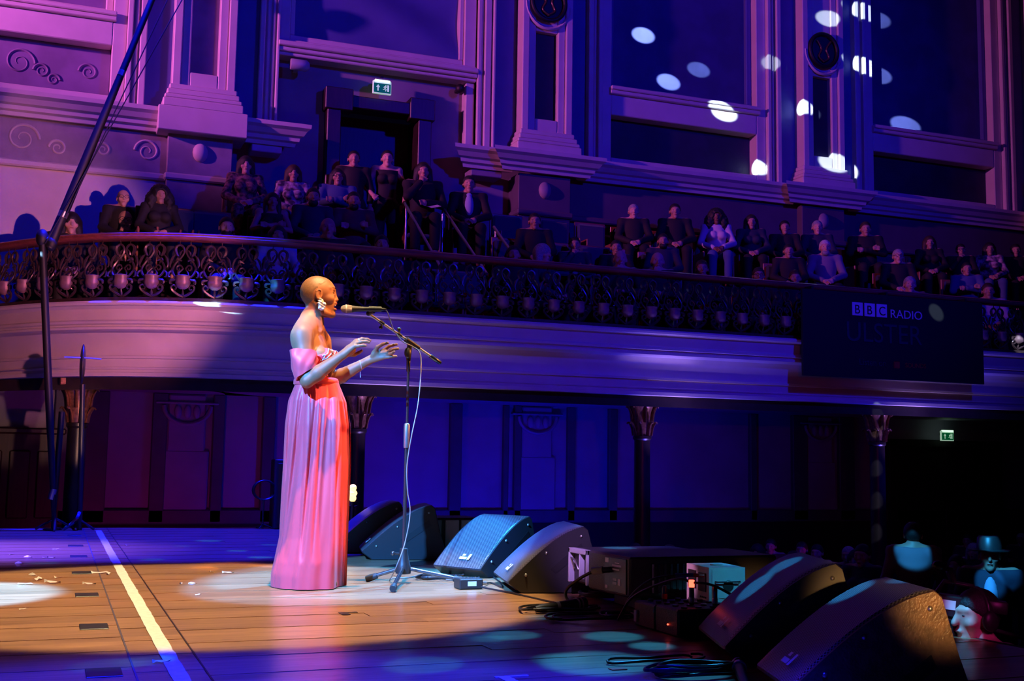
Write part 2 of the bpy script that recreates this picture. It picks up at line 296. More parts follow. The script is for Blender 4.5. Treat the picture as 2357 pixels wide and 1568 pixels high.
for i, c in enumerate(BAY):
    if i == 1: continue
    for sgn in (-1, 1):
        a, b_ = sorted((c+sgn*1.32, c+sgn*1.50)); stile(a, b_, 5.30, ZTOP, YW+0.04)
        a, b_ = sorted((c+sgn*1.50, c+sgn*1.75)); stile(a, b_, 5.30, ZTOP, YW+0.06)
        for u, v, yy in ((1.665, 1.75, -0.05), (1.60, 1.64, 0.0), (1.50, 1.57, -0.03)):
            a, b_ = sorted((c+sgn*u, c+sgn*v)); stile(a, b_, 5.30, ZTOP, YW+yy, YW+0.07, name='moulding')
    MB().bbox(c-1.32, c+1.32, YW+0.04, YB+0.01, 5.30, 5.44, 0.012).build('bottom_rail', M['cream'], wl)
    MB().bbox(c-1.32, c+1.32, YW+0.04, YB+0.01, 6.12, 6.50, 0.012).build('middle_rail', M['cream'], wl)
    b = MB().bbox(c-1.36, c+1.36, YW-0.03, YW+0.06, 6.44, 6.50, 0.01).bbox(c-1.36, c+1.36, YW-0.06, YW+0.06, 6.50, 6.56, 0.012); b.build('ledge', M['cream'], wl)
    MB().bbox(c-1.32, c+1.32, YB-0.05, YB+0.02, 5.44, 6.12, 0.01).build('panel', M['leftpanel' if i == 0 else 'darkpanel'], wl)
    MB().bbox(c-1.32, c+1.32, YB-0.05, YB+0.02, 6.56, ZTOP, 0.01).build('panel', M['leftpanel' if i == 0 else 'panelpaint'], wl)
    for sgn in (-1, 1):     # thin bead round the big panel
        a, b_ = sorted((c+sgn*1.22, c+sgn*1.32)); MB().bbox(a, b_, YB-0.12, YB, 6.6, ZTOP, 0.015).build('bead', M['cream' if i == 0 else 'stripe'], wl)
    MB().bbox(c-1.32, c+1.32, YB-0.12, YB, 6.56, 6.66, 0.015).build('bead', M['cream' if i == 0 else 'stripe'], wl)
    cornice(c-1.90, c+1.90)
    MB().box(c-2.1, c+2.1, YW+0.02, YB+0.02, 2.0, 4.36).build('dado', M['cream' if i == 0 else 'darkwall'], wl)
    MB().box(c-2.1, c+2.1, YW+0.02, YB+0.02, 4.36, 5.0).build('frieze', M['frieze'] if i == 0 else M['darkwall'], wl)
    MB().bbox(c-2.1, c+2.1, YW-0.05, YB, 4.36, 4.45, 0.02).build('dado_rail', M['cream' if i == 0 else 'darkwall'], wl)
# scroll reliefs on the left frieze and the left small panel
def relief(c, z, r, y, m, flip=1, turns=1.6):
    t = np.linspace(0, turns*2*PI, 46); rr = r*(1-0.82*t/t[-1])
    pts = np.stack([c+flip*rr*np.cos(t), np.full_like(t, y), z+rr*np.sin(t)], 1)
    MB().tube(pts, np.linspace(0.022, 0.008, len(t)), 6).build('relief_scroll', M[m], wl, smooth=60)
for x, z, r, f in ((-0.62, 4.74, 0.2, 1), (-0.2, 4.66, 0.11, -1), (0.35, 4.70, 0.1, -1), (0.9, 4.74, 0.16, -1)): relief(x, z, r, YW+0.02, 'cream', f)
for x, z, r, f in ((-0.72, 5.80, 0.19, 1), (-0.45, 5.72, 0.10, -1), (-0.3, 5.62, 0.08, 1), (0.12, 5.78, 0.12, -1)): relief(x, z, r, YB-0.05, 'leftpanel', f)
# pilasters, every one with base mouldings, recessed panel and oval medallion
for i, p in enumerate(PIL[1:]):
    b = MB()
    for sgn in (-1, 1):
        a, c_ = sorted((p+sgn*0.41, p+sgn*0.30)); b.bbox(a, c_, YW-0.18, YB, 5.62, ZTOP, 0.012)
        a, c_ = sorted((p+sgn*0.30, p+sgn*0.18)); b.bbox(a, c_, YW-0.14, YB, 5.62, ZTOP, 0.015)
    b.build('pilaster', M['cream'], wl)
    MB().bbox(p-0.18, p+0.18, YW-0.14, YB, 5.62, 5.84, 0.012).build('pilaster_foot', M['cream'], wl)
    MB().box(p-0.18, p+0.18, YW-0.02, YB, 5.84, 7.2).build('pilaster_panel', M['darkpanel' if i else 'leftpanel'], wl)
    MB().bbox(p-0.18, p+0.18, YW-0.12, YB, 7.2, ZTOP, 0.012).build('pilaster_head', M['cream'], wl)
    t = np.arange(29)/28*2*PI
    MB().tube(np.stack([p+0.27*np.cos(t), np.full_like(t, YW-0.19), 7.64+0.28*np.sin(t)], 1), 0.035, 8, cap=False).build('medallion_ring', M['black'], wl, smooth=60)
    MB().ell((p, YW-0.15, 7.64), (0.26, 0.03, 0.27), 20, 6).build('medallion', M['darkpanel'], wl, smooth=60)
    lyre = MB()
    for sgn in (-1, 1):
        q = spline([(p, YW-0.19, 7.44), (p+sgn*0.10, YW-0.19, 7.52), (p+sgn*0.05, YW-0.19, 7.66), (p+sgn*0.14, YW-0.19, 7.80)], 6); lyre.tube(q, 0.022, 6)
    lyre.build('medallion_relief', M['iron'], wl, smooth=60)
    t = np.linspace(PI, 2*PI, 15); MB().tube(np.stack([p+0.36*np.cos(t), np.full_like(t, YW-0.16), 7.62+0.38*np.sin(t)], 1), 0.03, 6).build('medallion_hood', M['cream'], wl, smooth=60)
    b = MB()
    for k, (hw, yo, z0, z1) in enumerate(((0.44, 0.21, 5.56, 5.64), (0.47, 0.25, 5.48, 5.56), (0.50, 0.28, 5.42, 5.48), (0.52, 0.30, 5.30, 5.42))): b.bbox(p-hw, p+hw, YW-yo, YB, z0, z1, 0.015)
    b.build('pilaster_base', M['cream'], wl)
    if i == 0: MB().bbox(p-0.57, p+0.58, YW-0.30, YB, 4.98, 5.31, 0.01).build('plinth', M['cream'], wl)
    else: cornice(p-0.66, p+0.66, YW-0.14)
    MB().bbox(p-0.42, p+0.42, YW-0.12, YB, 2.0, 4.99, 0.01).build('pedestal', M['frieze'] if i == 0 else M['darkwall'], wl)
    MB().bbox(p-0.45, p+0.45, YW-0.17, YB, 4.36, 4.45, 0.02).build('dado_rail', M['cream' if i == 0 else 'darkwall'], wl)
    MB().ell((p, YW-0.12, 4.76), (0.10, 0.07, 0.13), 14, 8).build('boss', M['cream' if i == 0 else 'frieze'], wl, smooth=60)
    for sgn in (-1, 1):
        a, c_ = sorted((p+sgn*0.41, p+sgn*0.75)); MB().box(a, c_, YW+0.07, YB+0.01, 2.0 if i > 1 else 5.3, ZTOP).build('strip', M['stripe'], wl)
# bay with the open doorway
c = BAY[1]
stub_l, stub_r = cornice(2.15, 2.78), cornice(5.33, 6.0)
MB().bbox(2.25, 2.66, YW-0.02, YB, 4.90, 5.0, 0.01).build('corbel', M['cream'], wl); MB().bbox(5.42, 5.9, YW-0.02, YB, 4.90, 5.0, 0.01).build('corbel', M['doorwall'], wl)
for x0, x1, yy in ((2.30, 2.58, 0.04), (2.30, 2.37, -0.04), (2.40, 2.44, 0.0), (2.47, 2.51, 0.0), (2.535, 2.58, -0.02), (5.50, 5.76, 0.04), (5.50, 5.56, 0.0), (5.60, 5.70, -0.03), (5.72, 5.76, -0.06)): stile(x0, x1, 5.30, ZTOP, YW+yy, YB, name='architrave')
stile(2.58, 2.73, 6.50, ZTOP, YW+0.08); stile(5.31, 5.50, 6.36, ZTOP, YW+0.08); stile(5.36, 5.50, 5.30, 6.4, YW+0.12, YB)
b = MB()
for k, (yo, z0, z1) in enumerate(((0.02, 6.33, 6.38), (-0.03, 6.38, 6.44), (-0.08, 6.44, 6.51), (0.03, 6.51, 6.57))): b.bbox(2.56, 5.50, YW+yo+0.03, YB, z0, z1, 0.012)
b.build('window_ledge', M['cream'], wl)
MB().bbox(2.73, 5.31, YW+0.12, YB, 6.57, 6.66, 0.012).build('bead', M['cream'], wl)
MB().bbox(2.73, 2.80, YW+0.12, YB, 6.66, ZTOP, 0.012).build('bead', M['cream'], wl); MB().bbox(5.24, 5.31, YW+0.12, YB, 6.66, ZTOP, 0.012).build('bead', M['cream'], wl)
# blackout cloth in the window above the doorway, with slack folds
gx, gz = np.linspace(2.8, 5.24, 40), np.linspace(6.66, ZTOP, 50); V = []
for z in gz:
    for x in gx: V.append((x, YB-0.1+0.035*math.sin((z-6.6)*5+(x-2.8)*1.6)+0.02*math.sin(x*4+z*7), z))
tag(MB().add(V, [(j*40+i, j*40+i+1, j*40+40+i+1, j*40+40+i) for j in range(49) for i in range(39)]).build('window_1', M['stripe'], None, smooth=80), kind='structure')
# door frame with ears, reveal and dark leaf
d = struct('door_1')
b = MB().bbox(3.30, 3.50, YW+0.10, YB+0.1, 2.9, 5.97, 0.012).bbox(4.64, 4.84, YW+0.10, YB+0.1, 2.9, 5.97, 0.012).bbox(3.50, 4.64, YW+0.10, YB+0.1, 5.72, 5.90, 0.012).bbox(3.26, 3.66, YW+0.07, YB, 5.66, 5.98, 0.012).bbox(4.50, 4.88, YW+0.07, YB, 5.66, 5.98, 0.012)
b.build('door_frame', M['darkwood'], d)
MB().box(3.4, 4.7, 16.3, 16.34, 2.9, 5.75).build('door_leaf', M['darkwood'], d); MB().box(3.3, 3.48, YB, 16.34, 2.9, 5.75).build('reveal', M['darkwood'], d); MB().box(4.66, 4.84, YB, 16.34, 2.9, 5.75).build('reveal', M['darkwood'], d)
# ---- balcony: curved front, entablature over the columns, raked tiers
BP = spline([(-2.2, 16.1), (-1.65, 15.35), (-1.17, 14.6), (-0.70, 13.86), (-0.24, 13.26), (0.18, 12.85), (0.60, 12.57), (1.02, 12.39), (1.5, 12.27), (2.2, 12.2), (3.2, 12.2), (4.2, 12.2)], 8)
BP = np.vstack([BP, [(x, 12.2) for x in np.arange(4.6, 21, 0.4)]])
bal = struct('balcony')
prof = [(-0.12, 2.33), (0.11, 2.33), (0.12, 2.31), (0.115, 2.285), (0.09, 2.28), (0.075, 2.265), (0.06, 2.25), (0.045, 2.14), (0.06, 2.125), (0.085, 2.12), (0.085, 2.095), (0.06, 2.085), (0.055, 2.07), (0.075, 2.06), (0.075, 2.035), (0.03, 2.02)]
MB().sweep(BP, prof).build('fascia', M['cream'], bal, smooth=30)
prof = [(0.03, 2.02), (-0.02, 2.01), (-0.055, 1.96), (-0.075, 1.88), (-0.08, 1.79), (-0.075, 1.775), (-0.05, 1.77), (-0.05, 1.745), (-0.07, 1.74), (-0.07, 1.655), (-0.045, 1.65), (-0.045, 1.635), (-0.055, 1.625), (-0.055, 1.60), (-0.03, 1.595), (-0.03, 1.555), (-0.06, 1.55), (-0.45, 1.55)]
MB().sweep(BP, prof).build('entablature', M['cream'], bal, smooth=30)
MB().sweep(BP, [(-0.3, 1.56), (-4.2, 1.56)]).build('soffit', M['lowwall'], bal)
for k, (d0, d1, z) in enumerate(((-0.1, -1.12, 2.12), (-1.12, -2.12, 2.78), (-2.12, -4.5, 3.33))):
    MB().sweep(BP, [(d0, z-0.7), (d0, z), (d1, z)]).build('tier', M['carpet'], bal)
# balustrade: cast scroll panels between base rail and wooden handrail
bs = struct('balustrade')
MB().sweep(BP, [(0.05, 2.33), (0.05, 2.375), (-0.05, 2.375), (-0.05, 2.33)], True).build('base_rail', M['iron'], bs)
MB().sweep(BP, [(-0.07, 2.985), (0.05, 2.985), (0.075, 3.0), (0.08, 3.02), (0.07, 3.03), (0.075, 3.045), (0.05, 3.06), (-0.04, 3.068), (-0.08, 3.05), (-0.085, 3.01)], True).build('handrail', M['rail'], bs, smooth=45)
def bulge(z): return 0.075*math.exp(-((z-0.20)/0.14)**2)
def scroll2d(pts, r, b, n=6, k=5):
    q = spline([(x, 0, z) for x, z in pts], n); q[:, 1] = [-bulge(z) for z in q[:, 2]]
    b.tube(q, r*1.45 if np.isscalar(r) else 1.45*np.interp(np.linspace(0, 1, len(q)), np.linspace(0, 1, len(r)), r), k)
b = MB()
for s in (-1, 1):
    scroll2d([(s*0.062, 0.235), (s*0.105, 0.29), (s*0.118, 0.35), (s*0.085, 0.42), (s*0.035, 0.48), (s*0.012, 0.53), (s*0.02, 0.58), (s*0.055, 0.605), (s*0.092, 0.585), (s*0.10, 0.545), (s*0.085, 0.505), (s*0.068, 0.485)], (0.007, 0.0085, 0.0085, 0.0085, 0.008, 0.008, 0.0085, 0.0095, 0.013, 0.012, 0.005), b)
    scroll2d([(s*0.012, 0.35), (s*0.04, 0.385), (s*0.07, 0.375), (s*0.075, 0.345), (s*0.05, 0.33), (s*0.045, 0.355)], (0.006, 0.007, 0.006, 0.004), b)
    scroll2d([(s*0.012, 0.35), (s*0.05, 0.295), (s*0.045, 0.26)], 0.006, b)
    scroll2d([(s*0.075, 0.225), (s*0.12, 0.215), (s*0.128, 0.185), (s*0.105, 0.19)], (0.008, 0.012, 0.007, 0.004), b)
    scroll2d([(0.0, 0.05), (s*0.05, 0.075), (s*0.105, 0.115), (s*0.118, 0.15), (s*0.092, 0.17), (s*0.066, 0.15), (s*0.075, 0.125), (s*0.093, 0.13)], (0.009, 0.011, 0.009, 0.008, 0.007, 0.006, 0.004), b)
    scroll2d([(s*0.03, 0.435), (s*0.075, 0.455), (s*0.095, 0.435)], (0.006, 0.013, 0.003), b); scroll2d([(s*0.06, 0.405), (s*0.075, 0.47)], (0.004, 0.009), b)
    b.box(s*0.055-0.004, s*0.055+0.004, -0.004, 0.004, 0.60, 0.66)
for s in (-1, 1):
    scroll2d([(s*0.118, 0.33), (s*0.148, 0.30), (s*0.150, 0.26), (s*0.130, 0.255)], (0.006, 0.008, 0.006, 0.004), b)
    scroll2d([(s*0.10, 0.50), (s*0.13, 0.46), (s*0.148, 0.40), (s*0.14, 0.36)], (0.004, 0.010, 0.008, 0.004), b)
    scroll2d([(s*0.03, 0.55), (s*0.05, 0.52), (s*0.055, 0.49)], (0.004, 0.008, 0.003), b)
scroll2d([(0.0, 0.13), (0, 0.085), (0.0, 0.045)], (0.004, 0.010, 0.003), b)
panel_me = b.mesh('baluster', 60)
shell = MB()
rings = []
for k, (rx, z) in enumerate(((0.02, 0.125), (0.066, 0.15), (0.078, 0.195), (0.070, 0.235), (0.080, 0.268), (0.04, 0.278))):
    t = np.linspace(0, PI, 13); rings.append(np.stack([rx*np.cos(t), -0.06-rx*1.0*np.sin(t)*(1+0.05*np.cos(12*t)), np.full(13, z)], 1))
shell.loft(rings, close=False, cap=False); shell_me = shell.mesh('shell', 60)
seg = np.linalg.norm(np.diff(BP, axis=0), axis=1); S = np.concatenate([[0], np.cumsum(seg)])
s = 1.0; kk = 0
while s < S[-1]-0.2:
    x, y = np.interp(s, S, BP[:, 0]), np.interp(s, S, BP[:, 1]); x2, y2 = np.interp(s+0.05, S, BP[:, 0]), np.interp(s+0.05, S, BP[:, 1]); a = math.atan2(y2-y, x2-x)
    if x > -1.3:
        o = link('baluster', panel_me, M['iron'], bs, True); o.location = (x, y, 2.335); o.rotation_euler = (0, 0, a)
        q = link('shell', shell_me, M['boss'], o, True)
    s += 0.318; kk += 1
# ---- columns with leafy capitals
def column(x, y):
    c = struct('column')
    c.location = (x, y, 0); c.matrix_world = Matrix.Translation((x, y, 0))
    MB().lathe([(0.14, -1.45), (0.14, -1.2), (0.115, -1.15), (0.105, -0.5), (0.098, 1.02), (0.115, 1.04), (0.115, 1.07), (0.10, 1.08)], (x, y, 0), 20).build('shaft', M['column'], c, smooth=40)
    MB().lathe([(0.10, 1.07), (0.115, 1.14), (0.12, 1.25), (0.135, 1.36), (0.17, 1.45), (0.19, 1.47)], (x, y, 0), 20).build('capital', M['gilt'], c, smooth=40)
    MB().bbox(x-0.20, x+0.20, y-0.20, y+0.20, 1.47, 1.555, 0.012).build('abacus', M['gilt'], c)
    for k in range(8):
        a = k*PI/4+0.2
        for z0, r0, h in ((1.08, 0.105, 0.16), (1.24, 0.125, 0.2)):
            a2 = a+(0.39 if z0 > 1.2 else 0); u = np.array([math.cos(a2), math.sin(a2), 0])
            q = [np.array([x, y, z0])+u*r0, np.array([x, y, z0+h*0.6])+u*(r0+0.02), np.array([x, y, z0+h])+u*(r0+0.06), np.array([x, y, z0+h*0.9])+u*(r0+0.085)]
            MB().tube(spline(q, 4), np.linspace(0.038, 0.014, 13), 6, flat=0.5).build('leaf', M['gilt'], c, smooth=60)
    if x > 1: MB().bbox(x-0.22, x+0.22, y-0.34, y-0.1, 1.58, 1.70, 0.01).build('block', M['lowstrip'], c)
for x, y in ((0.19, 13.30), (3.10, 12.62), (6.68, 12.62), (10.22, 12.62)): column(x, y)
# ---- wall under the balcony
lw = struct('wall_lower')
MB().box(-9, 22, 15.7, 15.9, -1.45, 1.56).build('masonry', M['lowwall'], lw)
for x0, x1 in ((-0.05, 0.6), (1.13, 1.32), (1.90, 2.05), (2.55, 2.72), (5.2, 5.38), (6.02, 6.1), (6.19, 6.3), (7.04, 7.16), (7.72, 7.86), (10.20, 10.32), (11.0, 11.28), (11.9, 12.2)):
    MB().bbox(x0, x1, 15.62, 15.72, -0.12, 1.56, 0.012).build('strip', M['lowstrip'], lw)
for p in PIL[1:]:
    MB().bbox(p-0.30, p+0.30, 15.64, 15.71, 0.02, 0.82, 0.02).bbox(p-0.24, p+0.24, 15.64, 15.71, 0.80, 1.55, 0.02).build('pilaster_panel', M['lowwall'], lw)
    t = np.linspace(PI, 2*PI, 13); MB().tube(np.stack([p+0.30*np.cos(t), np.full_like(t, 15.62), 1.40+0.24*np.sin(t)], 1), 0.03, 6).build('swag', M['lowwall'], lw, smooth=60)
    for k in (-1, 0, 1): MB().ell((p+k*0.12, 15.62, 1.32), (0.05, 0.04, 0.09), 10, 6).build('swag_drop', M['lowwall'], lw, smooth=60)
    MB().bbox(p-0.4, p+0.4, 15.6, 15.7, 1.42, 1.45, 0.01).build('swag_rail', M['lowwall'], lw)
MB().bbox(-1.5, 20, 15.62, 15.72, -0.14, 0.05, 0.015).build('dado_rail', M['lowstrip'], lw)
MB().box(-1.5, 20, 15.66, 15.7, -1.45, -0.14).build('wainscot', M['blackwall'], lw)
# dark panelled screen at the far left under the balcony
sc_ = struct('trim_1')
MB().box(-1.6, 0.05, 15.45, 15.6, -1.45, 1.06).build('screen', M['darkwood'], sc_); MB().bbox(-1.6, 0.1, 15.36, 15.6, 0.98, 1.06, 0.02).build('screen_rail', M['darkwood'], sc_)
for k in range(5): MB().bbox(-1.5+k*0.32, -1.26+k*0.32, 15.42, 15.47, -0.05, 0.78, 0.015).build('screen_panel', M['darkwood'], sc_)
d2 = struct('door_2')
b = MB().bbox(12.85, 13.0, 15.55, 15.72, -1.45, 1.2, 0.01).bbox(15.1, 15.25, 15.55, 15.72, -1.45, 1.2, 0.01).bbox(12.85, 15.25, 15.55, 15.72, 1.1, 1.22, 0.01); b.build('door_frame', M['blackwall'], d2)
MB().bbox(13.0, 14.05, 15.62, 15.7, -1.45, 1.1, 0.01).build('door_leaf', M['blackwall'], d2); MB().bbox(14.06, 15.1, 15.62, 15.7, -1.45, 1.1, 0.01).build('door_leaf', M['blackwall'], d2)

# ================================================================== continuous bodies: smooth-blended volumes meshed as one surface
class Field:
    def __init__(s, lo, hi, h):
        s.lo = np.array(lo, float); s.h = h; s.n = np.ceil((np.array(hi, float)-s.lo)/h).astype(int)+1
        s.d = np.full(s.n, 0.2, np.float32)
        s.ax = [(s.lo[i]+h*np.arange(s.n[i])).astype(np.float32) for i in range(3)]
    def _win(s, lo, hi, m):
        a = np.clip(np.floor((np.array(lo)-m-s.lo)/s.h).astype(int), 0, s.n-1); b = np.clip(np.ceil((np.array(hi)+m-s.lo)/s.h).astype(int)+1, 1, s.n)
        sl = tuple(slice(a[i], b[i]) for i in range(3))
        return sl, np.meshgrid(*[s.ax[i][sl[i]] for i in range(3)], indexing='ij', sparse=True)
    def _mix(s, sl, d, k, sub=False):
        cur = s.d[sl]
        if cur.size == 0: return
        if sub: d = -d
        if k > 0:
            h = np.clip(0.5+0.5*((d-cur) if not sub else (cur-d))/k, 0, 1)
            s.d[sl] = (d*(1-h)+cur*h-k*h*(1-h)) if not sub else (d*(1-h)+cur*h+k*h*(1-h))
        else: s.d[sl] = np.minimum(cur, d) if not sub else np.maximum(cur, d)
    def cone(s, a, b, ra, rb, k=0.01, sub=False):
        a, b = np.array(a, float), np.array(b, float); R = max(ra, rb)
        sl, (X, Y, Z) = s._win(np.minimum(a, b)-R, np.maximum(a, b)+R, k+3*s.h)
        ab = b-a; L = float(ab@ab)+1e-12
        t = np.clip(((X-a[0])*ab[0]+(Y-a[1])*ab[1]+(Z-a[2])*ab[2])/L, 0, 1)
        d = np.sqrt((X-a[0]-t*ab[0])**2+(Y-a[1]-t*ab[1])**2+(Z-a[2]-t*ab[2])**2)-(ra+(rb-ra)*t)
        s._mix(sl, d.astype(np.float32), k, sub); return s
    def ell(s, c, r, k=0.01, R=None, sub=False):
        c, r = np.array(c, float), np.array(r, float); m = r.max() if R is not None else r
        sl, (X, Y, Z) = s._win(c-m, c+m, k+3*s.h)
        x, y, z = X-c[0], Y-c[1], Z-c[2]
        if R is not None:
            R = np.asarray(R); x, y, z = (R[0, 0]*x+R[1, 0]*y+R[2, 0]*z, R[0, 1]*x+R[1, 1]*y+R[2, 1]*z, R[0, 2]*x+R[1, 2]*y+R[2, 2]*z)
        k0 = np.sqrt((x/r[0])**2+(y/r[1])**2+(z/r[2])**2); k1 = np.sqrt((x/r[0]**2)**2+(y/r[1]**2)**2+(z/r[2]**2)**2)+1e-6
        s._mix(sl, (k0*(k0-1)/k1).astype(np.float32), k, sub); return s
    def chain(s, pts, rs, k=0.006):
        for i in range(len(pts)-1): s.cone(pts[i], pts[i+1], rs[i], rs[i+1], k)
        return s
    def grid(s): return np.meshgrid(*s.ax, indexing='ij', sparse=True)
    def surface(s):
        # naive surface nets
        d = s.d; ins = d < 0
        nx, ny, nz = d.shape
        c = np.zeros((nx-1, ny-1, nz-1), np.int8)
        for i in (0, 1):
            for j in (0, 1):
                for k in (0, 1): c += ins[i:nx-1+i, j:ny-1+j, k:nz-1+k]
        act = np.argwhere((c > 0) & (c < 8)); idx = np.full(c.shape, -1, np.int32); idx[tuple(act.T)] = np.arange(len(act))
        acc = np.zeros((len(act), 3)); cnt = np.zeros(len(act))
        cor = [(i, j, k) for i in (0, 1) for j in (0, 1) for k in (0, 1)]
        val = {q: d[act[:, 0]+q[0], act[:, 1]+q[1], act[:, 2]+q[2]] for q in cor}
        for a in cor:
            for ax in range(3):
                if a[ax]: continue
                b = list(a); b[ax] = 1; b = tuple(b); va, vb = val[a], val[b]; m = (va < 0) != (vb < 0)
                t = np.where(m, va/(va-vb+1e-12), 0); p = np.tile(np.array(a, float), (len(act), 1)); p[:, ax] = t
                acc[m] += p[m]; cnt += m
        V = s.lo+s.h*(act+acc/cnt[:, None]); F = []
        for ax in range(3):
            sh = [slice(None)]*3; a = [slice(None)]*3; b = [slice(None)]*3; a[ax] = slice(0, -1); b[ax] = slice(1, None)
            m = ins[tuple(a)] != ins[tuple(b)]; e = np.argwhere(m); o1, o2 = [(1, 2), (2, 0), (0, 1)][ax]
            e = e[(e[:, o1] > 0) & (e[:, o2] > 0) & (e[:, o1] < d.shape[o1]-1) & (e[:, o2] < d.shape[o2]-1)]
            q = []
            for u, v in ((0, 0), (1, 0), (1, 1), (0, 1)):
                g = e.copy(); g[:, o1] -= 1-u; g[:, o2] -= 1-v; q.append(idx[g[:, 0], g[:, 1], g[:, 2]])
            q = np.stack(q, 1); fl = ~ins[e[:, 0], e[:, 1], e[:, 2]]; q[fl] = q[fl][:, ::-1]; F.append(q)
        F = np.concatenate(F); F = F[(F >= 0).all(1)]
        return V, F
def np_mesh(name, V, F):
    me = bpy.data.meshes.new(name); F = np.asarray(F, np.int32)
    me.vertices.add(len(V)); me.vertices.foreach_set('co', np.asarray(V, np.float32).ravel())
    me.loops.add(F.size); me.loops.foreach_set('vertex_index', F.ravel())
    me.polygons.add(len(F)); me.polygons.foreach_set('loop_start', np.arange(0, F.size, F.shape[1], dtype=np.int32))
    me.polygons.foreach_set('use_smooth', np.ones(len(F), bool)); me.update(calc_edges=True); me.validate(); return me

# ================================================================== THE SINGER (local frame: x = facing the audience, y = away from the camera, z = up)
M['skin'] = mat('deep_brown_skin', (0.27, 0.105, 0.050), 0.52, var=0.1, scale=14, spec=0.35, sheen=0.05)
M['scalp'] = mat('shaved_hair', (0.19, 0.095, 0.05), 0.5, var=0.3, scale=120, bump=0.15, bscale=500)
M['lip'] = mat('lip', (0.32, 0.07, 0.06), 0.35); M['white'] = mat('tooth_white', (0.85, 0.82, 0.76), 0.3)
M['satin'] = mat('pink_satin', (0.85, 0.07, 0.092), 0.45, spec=0.3, var=0.06, scale=3, sheen=0.08, bump=0.06, bscale=14)
M['silver'] = mat('crumpled_silver', (0.85, 0.83, 0.82), 0.28, metal=0.75, bump=0.3, bscale=60)
M['bead'] = mat('crystal_bead', (0.85, 0.8, 0.9), 0.12, metal=0.5); M['lash'] = mat('dark_lash', (0.02, 0.01, 0.01), 0.6)
sing = thing('person', 'shaven-headed singer in a strapless long pink satin gown at the microphone', 'person', (1.39, 6.66, 0), math.radians(-11.83))
ft = np.array([0.94, -0.34, 0]); rt = np.array([-0.34, -0.94, 0]); C0 = np.array([-0.035, 0.0, 0]); ZU = np.array([0, 0, 1.0])
RT = np.stack([ft, -rt, ZU], 1)                 # torso frame: depth, width, height
def tp(f, r, z): return C0+ft*f+rt*r+ZU*z
def torso(F, e=0.0, k=0.035):
    F.ell(tp(0.0, 0, 1.35), (0.088+e, 0.142+e, 0.125+e), k, RT); F.ell(tp(0.0, 0, 1.24), (0.082+e, 0.118+e, 0.13+e), k, RT); F.ell(tp(0.02, 0, 1.13), (0.080+e, 0.104+e, 0.10+e), k, RT)
    for s in (-1, 1): F.ell(tp(0.066, s*0.066, 1.315), (0.066+e, 0.064+e, 0.058+e), 0.02, RT)
F = Field((-0.26, -0.32, -0.01), (0.50, 0.30, 1.815), 0.0032)
torso(F)
SHN, SHF = tp(-0.005, 0.158, 1.425), tp(-0.005, -0.158, 1.425); ELN, WRN = np.array([-0.055, -0.215, 1.162]), np.array([0.145, -0.235, 1.318]); ELF, WRF = np.array([0.085, 0.19, 1.19]), np.array([0.292, 0.12, 1.312])
F.ell(tp(-0.02, 0, 1.45), (0.065, 0.12, 0.05), 0.04, RT)
for s in (-1, 1): F.cone(tp(-0.02, s*0.025, 1.545), tp(-0.02, s*0.12, 1.462), 0.045, 0.050, 0.05)
F.ell(tp(-0.045, 0, 1.42), (0.06, 0.11, 0.09), 0.05, RT)
for S in (SHN, SHF):
    F.cone(C0+ZU*1.53, S+ZU*0.005, 0.044, 0.040, 0.04); F.ell(S+ZU*-0.02, (0.062, 0.058, 0.080), 0.03)
    F.cone(tp(0.062, 0, 1.468)*0.85+S*0.15, tp(0.03, 0, 1.475)*0.15+S*0.85+ZU*0.035, 0.010, 0.012, 0.014)
F.cone(SHN, ELN, 0.058, 0.038, 0.02); F.cone(SHF, ELF, 0.055, 0.038, 0.02)
for E_, W_ in ((ELN, WRN), (ELF, WRF)):
    F.cone(E_, E_*0.72+W_*0.28, 0.038, 0.043, 0.012); F.cone(E_*0.72+W_*0.28, W_, 0.043, 0.0245, 0.012)
# neck and head
F.cone((-0.028, 0, 1.61), (-0.042, 0, 1.49), 0.050, 0.056, 0.03)
for s in (-1, 1): F.cone((-0.02, s*0.052, 1.63), tp(0.055, -s*0.012, 1.478), 0.013, 0.010, 0.02)
F.ell((-0.018, 0, 1.702), (0.096, 0.074, 0.094), 0.02); F.ell((0.024, 0, 1.708), (0.064, 0.064, 0.072), 0.02)
F.cone((0.034, 0, 1.685), (0.046, 0, 1.605), 0.056, 0.040, 0.02); F.ell((0.060, 0, 1.632), (0.036, 0.034, 0.036), 0.015)
for s in (-1, 1):
    F.cone((-0.004, s*0.056, 1.622), (0.030, s*0.046, 1.578), 0.018, 0.017, 0.018); F.cone((0.030, s*0.046, 1.578), (0.072, s*0.012, 1.569), 0.017, 0.017, 0.014)
    F.ell((0.054, s*0.043, 1.660), (0.031, 0.021, 0.026), 0.014); F.cone((0.058, s*0.046, 1.722), (0.079, s*0.010, 1.724), 0.010, 0.011, 0.012)
F.ell((0.073, 0, 1.575), (0.022, 0.021, 0.021), 0.014)
for s in (-1, 1): F.ell((0.086, s*0.034, 1.701), (0.010, 0.015, 0.009), 0.010, sub=True)
for s in (-1, 1): F.ell((0.064, s*0.032, 1.700), (0.0145, 0.015, 0.0125), 0.003)
F.cone((0.080, 0, 1.712), (0.0955, 0, 1.664), 0.0065, 0.0115, 0.009); F.ell((0.0985, 0, 1.659), (0.0105, 0.0130, 0.0095), 0.006)
for s in (-1, 1): F.ell((0.085, s*0.0135, 1.654), (0.0105, 0.0085, 0.008), 0.006)
F.ell((0.088, 0, 1.6380), (0.0145, 0.025, 0.0085), 0.006); F.ell((0.087, 0, 1.6025), (0.0150, 0.022, 0.0095), 0.006)
